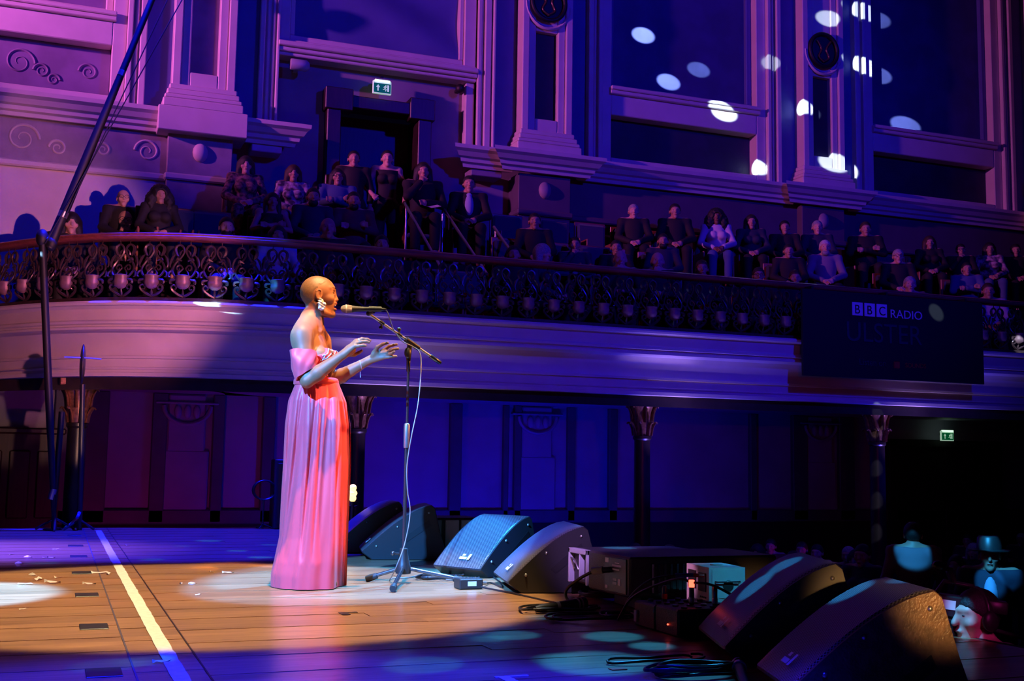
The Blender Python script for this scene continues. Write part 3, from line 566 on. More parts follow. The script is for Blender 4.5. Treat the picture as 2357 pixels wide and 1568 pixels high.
F.ell((0.094, 0, 1.6200), (0.028, 0.025, 0.0112), 0.004, sub=True)
for s in (-1, 1):       # ears
    RE = rotm('Z', -s*0.35)@rotm('Y', 0.15)
    F.ell((-0.004, s*0.075, 1.674), (0.019, 0.007, 0.031), 0.004, RE); F.ell((0.003, s*0.083, 1.676), (0.010, 0.007, 0.016), 0.004, RE, sub=True)
    t = np.linspace(-0.4, 3.6, 9); P = [np.array([-0.004+0.016*math.sin(a-0.2)*-1, s*0.080, 1.678+0.027*math.cos(a-0.2)]) for a in t]
    F.chain(P, [0.0042]*9, 0.003)
# hands
def finger(pts, r0, r1): F.chain(pts, np.linspace(r0, r1, len(pts)), 0.004)
# near (right) hand: back of the hand to the camera, fingers forward
kn = np.array([0.205, -0.235, 1.382])
F.cone(WRN, WRN*0.5+kn*0.5, 0.0225, 0.023, 0.012)
for i, (b, tips) in enumerate((((0.212, -0.215, 1.398), [(0.246, -0.205, 1.413), (0.270, -0.20, 1.409), (0.285, -0.195, 1.402)]),
                              ((0.215, -0.233, 1.393), [(0.248, -0.228, 1.409), (0.276, -0.225, 1.409), (0.292, -0.222, 1.403)]),
                              ((0.211, -0.248, 1.380), [(0.243, -0.249, 1.391), (0.268, -0.248, 1.394), (0.285, -0.246, 1.390)]),
                              ((0.203, -0.258, 1.362), [(0.230, -0.264, 1.366), (0.251, -0.264, 1.370), (0.265, -0.263, 1.369)]))):
    b = np.array(b); F.cone(WRN+(b-kn)*0.35, b, 0.0175, 0.013, 0.012); finger([b]+[np.array(q) for q in tips], 0.0108, 0.0076)
F.ell((0.185, -0.228, 1.342), (0.03, 0.014, 0.026), 0.012, rotm('Y', -0.7)); finger([np.array(q) for q in ((0.172, -0.22, 1.318), (0.203, -0.205, 1.318), (0.230, -0.20, 1.332), (0.247, -0.20, 1.345))], 0.0125, 0.0078)
# far (left) hand: open palm turned to the camera, thumb on top
pc = np.array([0.352, 0.10, 1.346])
F.cone(WRF, pc, 0.022, 0.020, 0.012)
for b, tips in (((0.392, 0.098, 1.382), [(0.420, 0.085, 1.404), (0.444, 0.078, 1.411), (0.464, 0.072, 1.415)]),
                ((0.400, 0.090, 1.366), [(0.430, 0.072, 1.380), (0.452, 0.066, 1.386), (0.472, 0.060, 1.389)]),
                ((0.397, 0.085, 1.350), [(0.424, 0.066, 1.355), (0.436, 0.046, 1.359), (0.446, 0.034, 1.367)]),
                ((0.388, 0.082, 1.334), [(0.418, 0.072, 1.336), (0.442, 0.066, 1.341), (0.462, 0.062, 1.343)])):
    b = np.array(b); F.cone(WRF*0.75+pc*0.25+(b-np.array([0.394, 0.089, 1.358]))*0.4, b, 0.015, 0.012, 0.012); finger([b]+[np.array(q) for q in tips], 0.0106, 0.0074)
F.ell((0.335, 0.092, 1.362), (0.032, 0.014, 0.017), 0.010, rotm('Y', -0.9)); finger([np.array(q) for q in ((0.330, 0.095, 1.362), (0.350, 0.075, 1.396), (0.380, 0.062, 1.413), (0.408, 0.055, 1.421))], 0.0135, 0.0078)
# pelvis, legs and feet under the gown
F.ell((-0.0, 0, 1.0), (0.105, 0.125, 0.13), 0.05)
for s in (-1, 1):
    F.cone((0.0, s*0.065, 0.95), (0.005, s*0.075, 0.53), 0.072, 0.052, 0.03); F.cone((0.005, s*0.075, 0.53), (-0.015, s*0.085, 0.13), 0.054, 0.034, 0.02); F.cone((-0.015, s*0.085, 0.12), (0.0, s*0.085, 0.06), 0.033, 0.033, 0.02); F.cone((-0.03, s*0.085, 0.034), (0.13, s*0.09, 0.024), 0.032, 0.022, 0.015)
V, FA = F.surface(); del F
body_me = np_mesh('singer_body', V, FA); body = link('body', body_me, M['skin'], sing, True)
# close-cropped hair: the scalp surface lifted a hair's breadth
N = np.zeros_like(V); tri = V[FA[:, 2]]-V[FA[:, 0]]; tr2 = V[FA[:, 3]]-V[FA[:, 1]]; nn = np.cross(tri, tr2)
for k in range(4): np.add.at(N, FA[:, k], nn)
N /= np.linalg.norm(N, axis=1)[:, None]+1e-12
def patch(sel, lift, name, m, parent):
    fm = sel[FA].all(1); f = FA[fm]; used, inv = np.unique(f, return_inverse=True)
    return link(name, np_mesh(name, V[used]+N[used]*(lift if np.isscalar(lift) else lift[used]), inv.reshape(-1, 4)), m, parent, True)
x, y, z = V.T
# signed margin of the scalp: positive inside the hairline; the shell dips under the skin where it ends
temple = 1.735+0.022*np.clip((x+0.005)/0.05, -1, 1)
e_ = np.minimum(np.where(x > -0.012, z-temple+0.004*np.sin(x*160), 0.05), z-(1.628+np.clip(x+0.06, 0, 0.06)*0.9))
e_ = np.minimum(e_, (0.060-(z-1.75)*0.25-x)*0.8)
e_ = np.minimum(e_, np.sqrt(((x+0.004)/1.0)**2+((z-1.676)/1.15)**2)-0.036)
patch(e_ > -0.008, np.clip(e_*0.16, -0.0014, 0.0012)[:, None], 'hair', M['scalp'], body)
for zc, dx in ((1.6385, 0), (1.6035, 0)):
    patch((np.abs(z-zc) < 0.0075) & (x > 0.081) & (np.abs(y) < 0.021), 0.0006, 'lip', M['lip'], body)
MB().ell((0.0835, 0, 1.6268), (0.0135, 0.0205, 0.0072), 14, 6).build('teeth', M['white'], body, smooth=60, local=True)
for s in (-1, 1):
    MB().tube(spline([(0.0795, s*0.020, 1.6965), (0.0812, s*0.031, 1.6945), (0.074, s*0.046, 1.6975)], 5), 0.0021, 5).build('eyelash', M['lash'], body, local=True)
    MB().tube(spline([(0.091, s*0.016, 1.722), (0.087, s*0.030, 1.729), (0.071, s*0.049, 1.725)], 5), np.linspace(0.003, 0.0012, 11), 5, flat=0.5).build('eyebrow', M['lash'], body, local=True)
# earrings: crumpled silver leaves
Fe = Field((-0.04, -0.02, -0.05), (0.04, 0.02, 0.05), 0.0016); Fe.ell((0, 0, 0), (0.023, 0.008, 0.036), 0)
X, Y, Z = Fe.grid(); Fe.d = (Fe.d+0.0026*np.sin(Z*250+X*110+2.2*np.sin(X*95+Z*60))+0.0016*np.sin(X*190-Z*140+1.5*np.sin(Z*120))).astype(np.float32)
ev, ef = Fe.surface(); ear_me = np_mesh('earring', ev, ef)
for s in (-1, 1):
    e = link('earring', ear_me, M['silver'], body, True); e.location = (0.012, s*0.088, 1.616); e.rotation_euler = (s*0.1, -0.12, s*-0.2)
# gown ------------------------------------------------------------------------------------------------
gown = tag(empty('gown', parent=sing)); gown.location = (0, 0, 0); gown.rotation_euler = (0, 0, 0)
Fb = Field((-0.22, -0.24, 1.12), (0.20, 0.24, 1.42), 0.004); torso(Fb, 0.009)
X, Y, Z = Fb.grid(); q = (X-C0[0])*rt[0]+(Y-C0[1])*rt[1]; fr = (X-C0[0])*ft[0]+(Y-C0[1])*ft[1]
def zneck(q, fr): return np.where(fr > -0.02, 1.313+0.052*np.exp(-((np.abs(q)-0.062)/0.045)**2), 1.30)
Fb.d = np.maximum(Fb.d, (Z-zneck(q, fr))*0.8).astype(np.float32); Fb.d = np.maximum(Fb.d, 1.15-Z).astype(np.float32)
bv, bf = Fb.surface(); link('bodice', np_mesh('bodice', bv, bf), M['satin'], gown, True)
def on_bodice(q, z):
    # front surface of the bodice at lateral q and height z
    qq = (bv-C0)@rt; ff = (bv-C0)@ft; i = np.argmin(((qq-q)/0.006)**2+((bv[:, 2]-z)/0.006)**2+np.where(ff > 0.0, 0, 1e3)); return bv[i]
beads = MB()
def bead_line(pts, r=0.0042):
    for p in pts: p = np.array(p)+ft*0.003; beads.ell(p, (r, r, r), 6, 4)
qs = np.linspace(-0.125, 0.125, 46); bead_line([on_bodice(q, float(zneck(q, 0.05))-0.007) for q in qs]); bead_line([on_bodice(q, float(zneck(q, 0.05))-0.040-0.008*math.cos(q*30)) for q in qs])
for q0 in (0.118, 0.0, -0.118): bead_line([on_bodice(q0, zz) for zz in np.linspace(1.20, 1.335, 17)])
bead_line([on_bodice(0.05+0.02*math.sin(zz*60), zz) for zz in np.linspace(1.19, 1.25, 9)])
tag(beads.build('bead_trim', M['bead'], gown, smooth=60, local=True), kind='stuff')
bow = MB(); bc = tp(0.118, 0.0, 1.352)
for s in (-1, 1): bow.ell(bc+rt*s*0.018, (0.008, 0.016, 0.012), 8, 6, RT)
bow.ell(bc, (0.008, 0.006, 0.007), 8, 6); bow.build('bow', M['bead'], gown, smooth=60, local=True)
# waistband and pleated skirt
zt = [1.19, 1.155, 1.06, 0.92, 0.70, 0.51, 0.28, 0.156, 0.075, 0.0]; xl = [-0.128, -0.125, -0.160, -0.174, -0.176, -0.181, -0.184, -0.206, -0.222, -0.222]; xr = [0.118, 0.132, 0.176, 0.203, 0.211, 0.210, 0.207, 0.207, 0.207, 0.207]
db = [0.122, 0.128, 0.158, 0.185, 0.20, 0.21, 0.22, 0.228, 0.23, 0.23]
NT = 360; th = np.arange(NT)/NT*2*PI; rings = []
zz = np.concatenate([np.linspace(1.175, 1.04, 22), np.linspace(1.03, 0.004, 80)])
def lin(z, v): return np.interp(-z, [-q for q in zt], v)
for z in zz:
    a, b, d = lin(z, xl), lin(z, xr), lin(z, db); xc, hw = (a+b)/2, (b-a)/2; u = (1.175-z)/1.175
    pl = np.abs(((th*20/(2*PI)+0.25*np.sin(th*3)) % 1.0)-0.5)*2       # knife pleats from the waist
    soft = 0.5+0.5*np.sin(th*9+0.8*np.sin(th*2)+1.2)+0.35*np.sin(th*15+u*1.5)
    amp = 0.075*min(1, u*9)*math.exp(-u*2.6); amp2 = 0.055*min(1, u*2.2)
    r = 1-amp*(1-pl)**2-amp2*soft*np.where(np.cos(th) > 0.6, 0.3, 1.0)
    X = xc+hw*np.cos(th)*np.where(np.abs(np.cos(th)) > 0.92, 1, r); Y = d*np.sin(th)*r
    # the overlapping front panel ends in a crisp fold on the audience side
    ex_ = 0.126+0.016*u; st = 1/(1+np.exp(-(X-ex_)/0.0035)); Y = Y+np.where(np.sin(th) < 0, 1, 0)*0.075*st*min(1, u*4)
    # long diagonal folds sweeping from the hip to the hem
    for x0, x1, am, wd in ((-0.07, -0.165, 0.040, 0.017), (0.005, -0.065, 0.032, 0.012), (0.075, 0.03, 0.024, 0.020), (-0.13, -0.19, 0.024, 0.014), (0.045, 0.0, 0.014, 0.010)):
        xf = x0+(x1-x0)*u; Y = Y+np.where(np.sin(th) < 0, am*np.exp(-((X-xf)/wd)**2)*math.sin(PI*min(1, u*1.15))**0.6 if u > 0 else 0, 0)
    rings.append(np.stack([X, Y, np.full(NT, z)], 1))
inner = [np.stack([(r_[:, 0]-0.0)*0.985, r_[:, 1]*0.985, r_[:, 2]+0.002], 1) for r_ in rings[::-1][:2]]
MB().loft(rings+inner, cap=False).build('skirt', M['satin'], gown, smooth=60, local=True)
t = np.arange(61)/60*2*PI
MB().loft([np.stack([-0.004+0.126*f*np.cos(t[:-1]), 0.126*f*np.sin(t[:-1])*1.0, np.full(60, zq)], 1) for f, zq in ((0.99, 1.152), (1.035, 1.158), (1.03, 1.18), (0.985, 1.192), (0.93, 1.195))], cap=False).build('waistband', M['satin'], gown, smooth=60, local=True)
# folded off-the-shoulder sleeves
def sleeve(S, E_, flip, tl):
    ax = (E_-S); ax /= np.linalg.norm(ax); rings = []
    A = np.array([1.0, 0, 0])-ax*ax[0]; A /= np.linalg.norm(A); B = np.cross(ax, A); n = 48; t = np.arange(n)/n*2*PI
    def ring(u, off, R):
        c = S+ax*(tl[0]+(tl[1]-tl[0])*u); sq = (np.abs(np.cos(t))**3.2+np.abs(np.sin(t))**3.2)**(-1/3.2)
        rr = R*sq*(1+0.05*np.sin(3*t+5*u)+0.035*np.sin(7*t-9*u)); sl = 0.028*np.cos(t)*(u-0.35)
        return c+np.outer(rr*np.cos(t)*1.12, A)+np.outer(rr*np.sin(t), B)-np.outer(sl*1.5, ax)
    for u in np.linspace(0, 1, 12): rings.append(ring(u, 0, 0.062+0.010*math.sin(u*3.0)-0.012*u))
    for u in np.linspace(1, 0, 6): rings.append(ring(u, 0, 0.062+0.010*math.sin(u*3.0)-0.012*u-0.006))
    rings.append(rings[0]); MB().loft(rings, cap=False).build('sleeve', M['satin'], gown, smooth=35, local=True)
sleeve(SHN+np.array([-0.006, -0.004, 0]), ELN, 1, (0.100, 0.235)); sleeve(SHF, ELF, -1, (0.085, 0.19))
# ring, bracelet
MB().lathe([(0.0108, -0.003), (0.0125, 0), (0.0108, 0.003), (0.0095, 0)], (0.229, -0.231, 1.400), 14, rotm('Y', 1.15)).build('finger_ring', M['bead'], sing, smooth=60, local=True)
wb = WRF*0.82+ELF*0.18; axb = (WRF-ELF)/np.linalg.norm(WRF-ELF); A = np.cross(axb, ZU); A /= np.linalg.norm(A); Bv = np.cross(axb, A); t = np.linspace(0, 2*PI, 25)
b = MB().tube([wb+0.0295*(math.cos(q)*A+math.sin(q)*Bv)+axb*0.012*math.cos(q+0.6) for q in t], 0.0016, 5, cap=False); lo = wb-ZU*0.03
b.tube([lo, lo-ZU*0.02, lo+np.array([0.002, 0, -0.045])], (0.001, 0.001, 0.0025), 5); b.build('bracelet', M['bead'], sing, smooth=60, local=True)

# ================================================================== EQUIPMENT AND SMALL THINGS
M['metal'] = mat('black_chrome', (0.10, 0.10, 0.11), 0.25, metal=0.8); M['steel'] = mat('worn_steel', (0.5, 0.48, 0.46), 0.3, metal=0.9)
M['rubber'] = mat('black_rubber', (0.015, 0.015, 0.017), 0.6); M['cable'] = mat('black_cable', (0.012, 0.012, 0.014), 0.38); M['gcable'] = mat('grey_cable', (0.20, 0.20, 0.21), 0.4)
M['plastic'] = mat('black_plastic', (0.02, 0.02, 0.022), 0.4); M['case'] = mat('black_textured_case', (0.028, 0.026, 0.028), 0.5, bump=0.3, bscale=180)
M['tape'] = mat('white_tape', (0.72, 0.68, 0.66), 0.6, var=0.15, scale=30); M['foil'] = mat('pale_scrap', (0.75, 0.68, 0.66), 0.35, metal=0.3); M['label'] = mat('white_print', (0.8, 0.8, 0.8), 0.5)
M['micmesh'] = mat('mesh_grille', (0.30, 0.29, 0.30), 0.45, metal=0.4, bump=0.8, bscale=700)
M['plate'] = mat('floor_plate', (0.02, 0.018, 0.018), 0.45, var=0.5, scale=20); M['red'] = mat('red_plug', (0.6, 0.03, 0.02), 0.4); M['green'] = mat('green_tape', (0.03, 0.5, 0.12), 0.5); M['blueplug'] = mat('blue_sleeve', (0.05, 0.08, 0.5), 0.4)
M['grey'] = mat('grey_metal', (0.45, 0.45, 0.47), 0.4, var=0.08); M['ledred'] = mat('red_led', (1, 0.1, 0.05), 0.4, emit=(1, 0.06, 0.03), estr=6)
# punched steel grille: rows of dark holes
def grille_mat(name, c, hole):
    m = bpy.data.materials.new(name); m.use_nodes = True; nt = m.node_tree; b = nt.nodes['Principled BSDF']; b.inputs['Roughness'].default_value = 0.38; b.inputs['Metallic'].default_value = 0.3
    uv = nt.nodes.new('ShaderNodeTexCoord'); v = nt.nodes.new('ShaderNodeTexVoronoi'); v.inputs['Scale'].default_value = 1.0; v.inputs['Randomness'].default_value = 0.0
    mp = nt.nodes.new('ShaderNodeMapping'); mp.inputs['Scale'].default_value = (1/hole, 1/hole, 1/hole); mp.inputs['Rotation'].default_value = (0, 0, 0.785)
    nt.links.new(uv.outputs['UV'], mp.inputs[0]); nt.links.new(mp.outputs[0], v.inputs['Vector'])
    r = nt.nodes.new('ShaderNodeValToRGB'); r.color_ramp.elements[0].position = 0.36; r.color_ramp.elements[1].position = 0.42; r.color_ramp.elements[0].color = (0.004, 0.004, 0.005, 1); r.color_ramp.elements[1].color = (*c, 1)
    nt.links.new(v.outputs['Distance'], r.inputs[0]); nt.links.new(r.outputs[0], b.inputs['Base Color']); return m
M['grille'] = grille_mat('punched_grille', (0.20, 0.20, 0.22), 0.010)
M['woodcase'] = mat('worn_painted_plywood', (0.16, 0.09, 0.05), 0.4, var=0.45, scale=30, bump=0.25, bscale=120)
# ---- stage floor markings and fittings (part of the floor)
for px, py in ((171, 1233), (174, 1256.6), (181, 1281), (188, 1319), (200, 1370), (216, 1443), (239, 1549)):
    p = at_z(px, py); MB().bbox(p[0]-0.058, p[0]+0.058, p[1]-0.085, p[1]+0.085, -0.001, 0.003, 0.002).build('floor_plate', M['plate'], fl)
def ragged(x0, x1, y0, y1, n, m, name, label, cat):
    b = MB(); yy = np.linspace(y0, y1, n); V = []
    for y in yy: V += [(x0+RNG.normal(0, 0.0016), y, 0.0022), (x1+RNG.normal(0, 0.0016), y, 0.0022)]
    b.add(V, [(2*i, 2*i+1, 2*i+3, 2*i+2) for i in range(n-1)]); return tag(b.build(name, M[m]), label, cat)
ragged(0.390, 0.446, 2.6, 12.05, 120, 'tape', 'floor_tape', 'long straight strip of white tape running across the stage boards', 'tape')
b = MB().add([(-1.6, 12.28, 0.002), (-0.02, 12.28, 0.002), (-0.02, 12.36, 0.002), (-1.6, 12.36, 0.002)], [(0, 1, 2, 3)]).add([(-0.10, 12.52, 0.0025), (-0.02, 12.52, 0.0025), (0.10, 12.30, 0.0025), (0.02, 12.28, 0.0025)], [(0, 1, 2, 3)])
tag(b.build('edge_tape', M['tape']), 'white tape mark with a corner along the far stage edge at the left', 'tape')
b = MB()
for k in range(3): b.add([(1.30, 5.36+k*0.0, 0.002), (1.38, 5.30, 0.002), (1.375, 5.27, 0.002), (1.295, 5.33, 0.002)], [(0, 1, 2, 3)])
p = at_z(797, 1410); tag(MB().box(p[0]-0.04, p[0]+0.05, p[1]-0.025, p[1]+0.0, 0, 0.002).box(p[0]-0.04, p[0]+0.0, p[1]-0.09, p[1]-0.025, 0, 0.002).build('grey_tape_mark', M['plate']), 'small grey corner mark taped to the boards in front of the gown', 'tape')
p = at_z(1165, 1562); tag(MB().box(p[0]-0.03, p[0]+0.09, p[1]+0.02, p[1]+0.035, 0, 0.002).box(p[0]-0.02, p[0]+0.02, p[1]-0.06, p[1]+0.02, 0, 0.002).build('pink_tape_mark', M['tape']), 'pale tape mark at the bottom edge of the stage, right of the gown reflection', 'tape')
p = at_z(1422, 1541); tag(MB().bbox(p[0]-0.03, p[0]+0.03, p[1]-0.018, p[1]+0.018, 0, 0.003, 0.001).build('plectrum', M['red']), 'small red plectrum-like chip lying inside the cyan light streak', 'chip')
def scrap_mesh(seed):
    r = np.random.default_rng(seed); b = MB(); n = 5
    V = [(0.034*(i-2)+r.normal(0, 0.004), s*0.016*(1-abs(i-2)*0.25)+r.normal(0, 0.004), max(0.001, 0.010+r.normal(0, 0.009))) for i in range(n) for s in (-1, 1)]
    V[0] = (*V[0][:2], 0.0008); V[-1] = (*V[-1][:2], 0.0008)
    return b.add(V, [(2*i, 2*i+1, 2*i+3, 2*i+2) for i in range(n-1)]).mesh('paper_scrap')
SM = [scrap_mesh(k) for k in range(5)]
SG = {'torn pale scrap lying in the white light pool at the left': [(60, 1346), (90, 1335), (119, 1343), (136, 1330), (75, 1325)],
      'torn dark-edged scrap lying beside the white tape line': [(233, 1320), (250, 1322), (204, 1346), (217, 1316)],
      'small pale scrap lying on the lilac boards at the far left': [(44, 1298), (130, 1265), (100, 1285), (117, 1285), (25, 1277), (65, 1283), (54, 1403)],
      'small pale scrap lying on the boards between tape and gown': [(487, 1317), (524, 1320), (417, 1344), (443, 1344), (456, 1370), (293, 1257), (370, 1526)]}
i = 0
for lab, pts in SG.items():
    for px, py in pts:
        p = at_z(px, py); o = link('paper_scrap', SM[i % 5], M['foil']); o.location = (p[0], p[1], 0.001); o.rotation_euler = (0, 0, i*1.3); s_ = (0.9, 1.25, 1.1, 0.8)[i % 4]*(0.45 if 'small' in lab else 0.7); o.scale = (s_, s_, s_); i += 1
        tag(o, lab, 'scrap', lab.replace('torn', 'torn scraps,').split(' lying')[0]+' group '+('in the pool' if 'pool' in lab else 'by the tape' if 'beside' in lab else 'far left' if 'lilac' in lab else 'mid stage'))
# ---- microphone stand, microphone, cable
SO = np.array([1.39, 6.66, 0]); SA = math.radians(-11.83); SX = np.array([math.cos(SA), math.sin(SA), 0]); SN = np.array([-math.sin(SA), math.cos(SA), 0])
def at_v(x, y, v=0.0):
    d = _ray(x, y); P0 = SO+SN*v; return CAM+d*(((P0-CAM)@SN)/(d@SN))
st = thing('microphone_stand', 'black tripod microphone stand with a slanted boom arm beside the singer', 'stand', (1.985, 6.72, 0))
top = at_v(941, 800, 0.18); bx, by = top[0], top[1]
MB().lathe([(0.011, 0.09), (0.011, 0.83), (0.0115, 0.835)], (bx, by, 0), 14).build('lower_pole', M['metal'], st, smooth=40)
MB().lathe([(0.017, 0.80), (0.019, 0.81), (0.019, 0.93), (0.016, 0.945), (0.009, 0.95)], (bx, by, 0), 16).build('clutch', M['steel'], st, smooth=40)
MB().lathe([(0.008, 0.92), (0.008, 1.26), (0.012, 1.265), (0.012, 1.33), (0.008, 1.34)], (bx, by, 0), 12).build('upper_pole', M['metal'], st, smooth=40)
MB().lathe([(0.016, 0.05), (0.045, 0.055), (0.048, 0.085), (0.04, 0.11), (0.026, 0.17), (0.024, 0.20), (0.012, 0.205)], (bx, by, 0), 18).build('base_hub', M['plastic'], st, smooth=40)
MB().tube([(bx-0.03, by-0.01, 0.17), (bx-0.06, by-0.015, 0.175)], 0.006, 8).ell((bx-0.07, by-0.015, 0.175), (0.014, 0.014, 0.014)).build('base_screw', M['metal'], st, smooth=60)
for px, py in ((850, 1331), (905, 1354), (1062, 1336)):
    f = at_z(px, py, 0.022); h = np.array([bx, by, 0.09]); lg = MB().tube([h, f+np.array([0, 0, 0.004])], 0.012, 10).build('leg', M['metal'], st, smooth=60)
    dr = (f-h)/np.linalg.norm(f-h); MB().tube([f-dr*0.05, f-dr*0.01, f+dr*0.02], [0.017, 0.021, 0.018], 12).build('rubber_foot', M['rubber'], lg, smooth=60)
piv = at_v(941, 795, 0.17); b0 = at_v(848, 722, 0.02); b1 = at_v(1013, 835, 0.30); dirb = (b1-b0)/np.linalg.norm(b1-b0)
MB().tube([b0, b1], 0.0085, 10).build('boom', M['steel'], st, smooth=60)
MB().tube([b1-dirb*0.09, b1-dirb*0.085, b1, b1+dirb*0.004], [0.009, 0.0135, 0.0135, 0.010], 12).build('counterweight', M['metal'], st, smooth=60)
pc_ = b0+dirb*np.dot(piv-b0, dirb)
MB().tube([pc_-dirb*0.035, pc_-dirb*0.034, pc_+dirb*0.075, pc_+dirb*0.076], [0.010, 0.018, 0.018, 0.010], 12).tube([(bx, by, 1.33), pc_], [0.014, 0.016], 10).ell((bx-0.012, by-0.02, 1.375), (0.022, 0.014, 0.034)).build('boom_clamp', M['plastic'], st, smooth=60)
for fr, sg in ((0.31, -1), (0.58, 1)):
    q = b0+(pc_-b0)*(fr if sg < 0 else 0.74); sd = np.array([0, 0, 1.0])*sg
    MB().tube([q-dirb*0.016, q+dirb*0.016], 0.0125, 10).tube([q, q+sd*0.028], 0.006, 8).ell(q+sd*0.032+dirb*-0.004, (0.013, 0.006, 0.010)).build('boom_screw', M['metal'], st, smooth=60)
m0, m1 = at_v(784, 711, 0.0), at_v(878, 712, 0.0); dm = (m1-m0)/np.linalg.norm(m1-m0)
clip = MB(); cp = m0+dm*0.165; clip.tube([cp, cp+dm*0.075], [0.0185, 0.0165], 12).tube([cp+dm*0.03+np.array([0, 0, -0.015]), b0], [0.012, 0.011], 8).ell(b0, (0.015, 0.012, 0.015)); clip.build('microphone_clip', M['black'], st, smooth=60)
mic = thing('microphone', 'handheld vocal microphone clipped on the boom in front of the singer mouth', 'microphone', tuple(m0))
R_ = np.array(Vector(dm).to_track_quat('Z', 'Y').to_matrix())
MB().lathe([(0.003, 0.0), (0.014, 0.004), (0.021, 0.014), (0.0245, 0.028)], m0, 24, R_).build('grille_nose', M['micmesh'], mic, smooth=60)
MB().lathe([(0.0245, 0.028), (0.0265, 0.030), (0.0265, 0.035), (0.0245, 0.037)], m0, 24, R_).build('grille_band', M['grey'], mic, smooth=60)
MB().lathe([(0.0245, 0.037), (0.0243, 0.05), (0.0225, 0.062), (0.021, 0.066)], m0, 24, R_).build('grille_basket', M['micmesh'], mic, smooth=60)
MB().lathe([(0.021, 0.066), (0.0205, 0.072), (0.0175, 0.085), (0.0155, 0.12), (0.0118, 0.212), (0.0118, 0.222)], m0, 20, R_).build('handle', M['black'], mic, smooth=60)
MB().lathe([(0.0128, 0.200), (0.0132, 0.202), (0.0132, 0.216), (0.0118, 0.218)], m0, 20, R_).build('end_ring', M['steel'], mic, smooth=60)
MB().lathe([(0.0098, 0.222), (0.0092, 0.245), (0.006, 0.262), (0.0035, 0.27)], m0, 16, R_).build('connector', M['black'], mic, smooth=60)
cb = [m0+dm*0.262, at_v(893, 722, 0.02), at_v(905, 757, 0.05), at_v(925, 785, 0.11), at_v(948, 797, 0.17), at_v(966, 812, 0.18), at_v(969, 850, 0.15), at_v(962, 930, 0.1), at_v(948, 1000, 0.07), at_v(937, 1070, 0.06), at_v(938, 1130, 0.06), at_v(944, 1180, 0.06), at_v(932, 1250, 0.03), at_v(910, 1310, 0.0), at_z(897, 1336, 0.004), at_z(905, 1331, 0.005), at_z(940, 1330, 0.004), at_z(980, 1322, 0.004), at_z(1010, 1332, 0.006), at_z(1065, 1338, 0.02)]
tag(MB().tube(spline(cb, 8), 0.0034, 6).build('microphone_cable', M['gcable'], None, smooth=60), 'thin grey cable hanging from the microphone down its stand', 'cable')
def cable(pts, r, name, label, m='cable', n=8):
    return tag(MB().tube(spline([at_z(x, y, z) for x, y, z in pts], n), r, 6).build(name, M[m], None, smooth=60), label, 'cable')
def coil(cx, cy, rx, ry, turns, z, r, label, m='cable', seed=0):
    rr = np.random.default_rng(seed); t = np.linspace(0, turns*2*PI, int(turns*22)); c = at_z(cx, cy, 0)
    k = 1+0.12*np.sin(t*0.37+seed)+0.06*np.sin(t*1.7)
    return tag(MB().tube(np.stack([c[0]+rx*k*np.cos(t)+0.02*np.sin(t*0.23), c[1]+ry*k*np.sin(t), r+z*(t/t[-1])+0.004*(1+np.sin(t*3.1))], 1), r, 6).build('cable_coil', M[m], None, smooth=60), label, 'cable')
coil(1013, 1334, 0.13, 0.10, 5, 0.018, 0.0045, 'loose coil of black cable on the floor between tripod and small box', seed=1)
cable([(1108, 1346, .02), (1130, 1342, .005), (1155, 1352, .004), (1150, 1340, .004), (1136, 1329, .004)], 0.005, 'patch_cable', 'short cable looping from the small box towards the second monitor')
cable([(1108, 1352, .012), (1180, 1366, .004), (1260, 1384, .004), (1330, 1396, .005)], 0.006, 'floor_cable', 'black cable running across bare boards from the small box to the right')
cable([(1062, 1340, .015), (1045, 1330, .004), (1090, 1322, .004), (1140, 1325, .004)], 0.005, 'floor_cable', 'dark cable passing in front of the curved-grille monitor')
coil(1360, 1425, 0.24, 0.12, 1.6, 0.006, 0.006, 'wide loop of cable on the blue floor left of the junction box', seed=3)
coil(1440, 1420, 0.13, 0.10, 2.2, 0.006, 0.005, 'small loop of cable touching the junction box', seed=4)
coil(1495, 1524, 0.20, 0.055, 1.1, 0.004, 0.005, 'thin cable loop lying across the cyan streak at bottom right', seed=5)
coil(1600, 1555, 0.16, 0.07, 5, 0.03, 0.006, 'tangle of black cable beside the handheld microphone', seed=6)
coil(1430, 1372, 0.22, 0.16, 5, 0.02, 0.006, 'tangle of black cables in front of the big speaker box', seed=7)
coil(1300, 1408, 0.17, 0.07, 3, 0.012, 0.006, 'flat coil of cable round the taped multicore plug', seed=8)
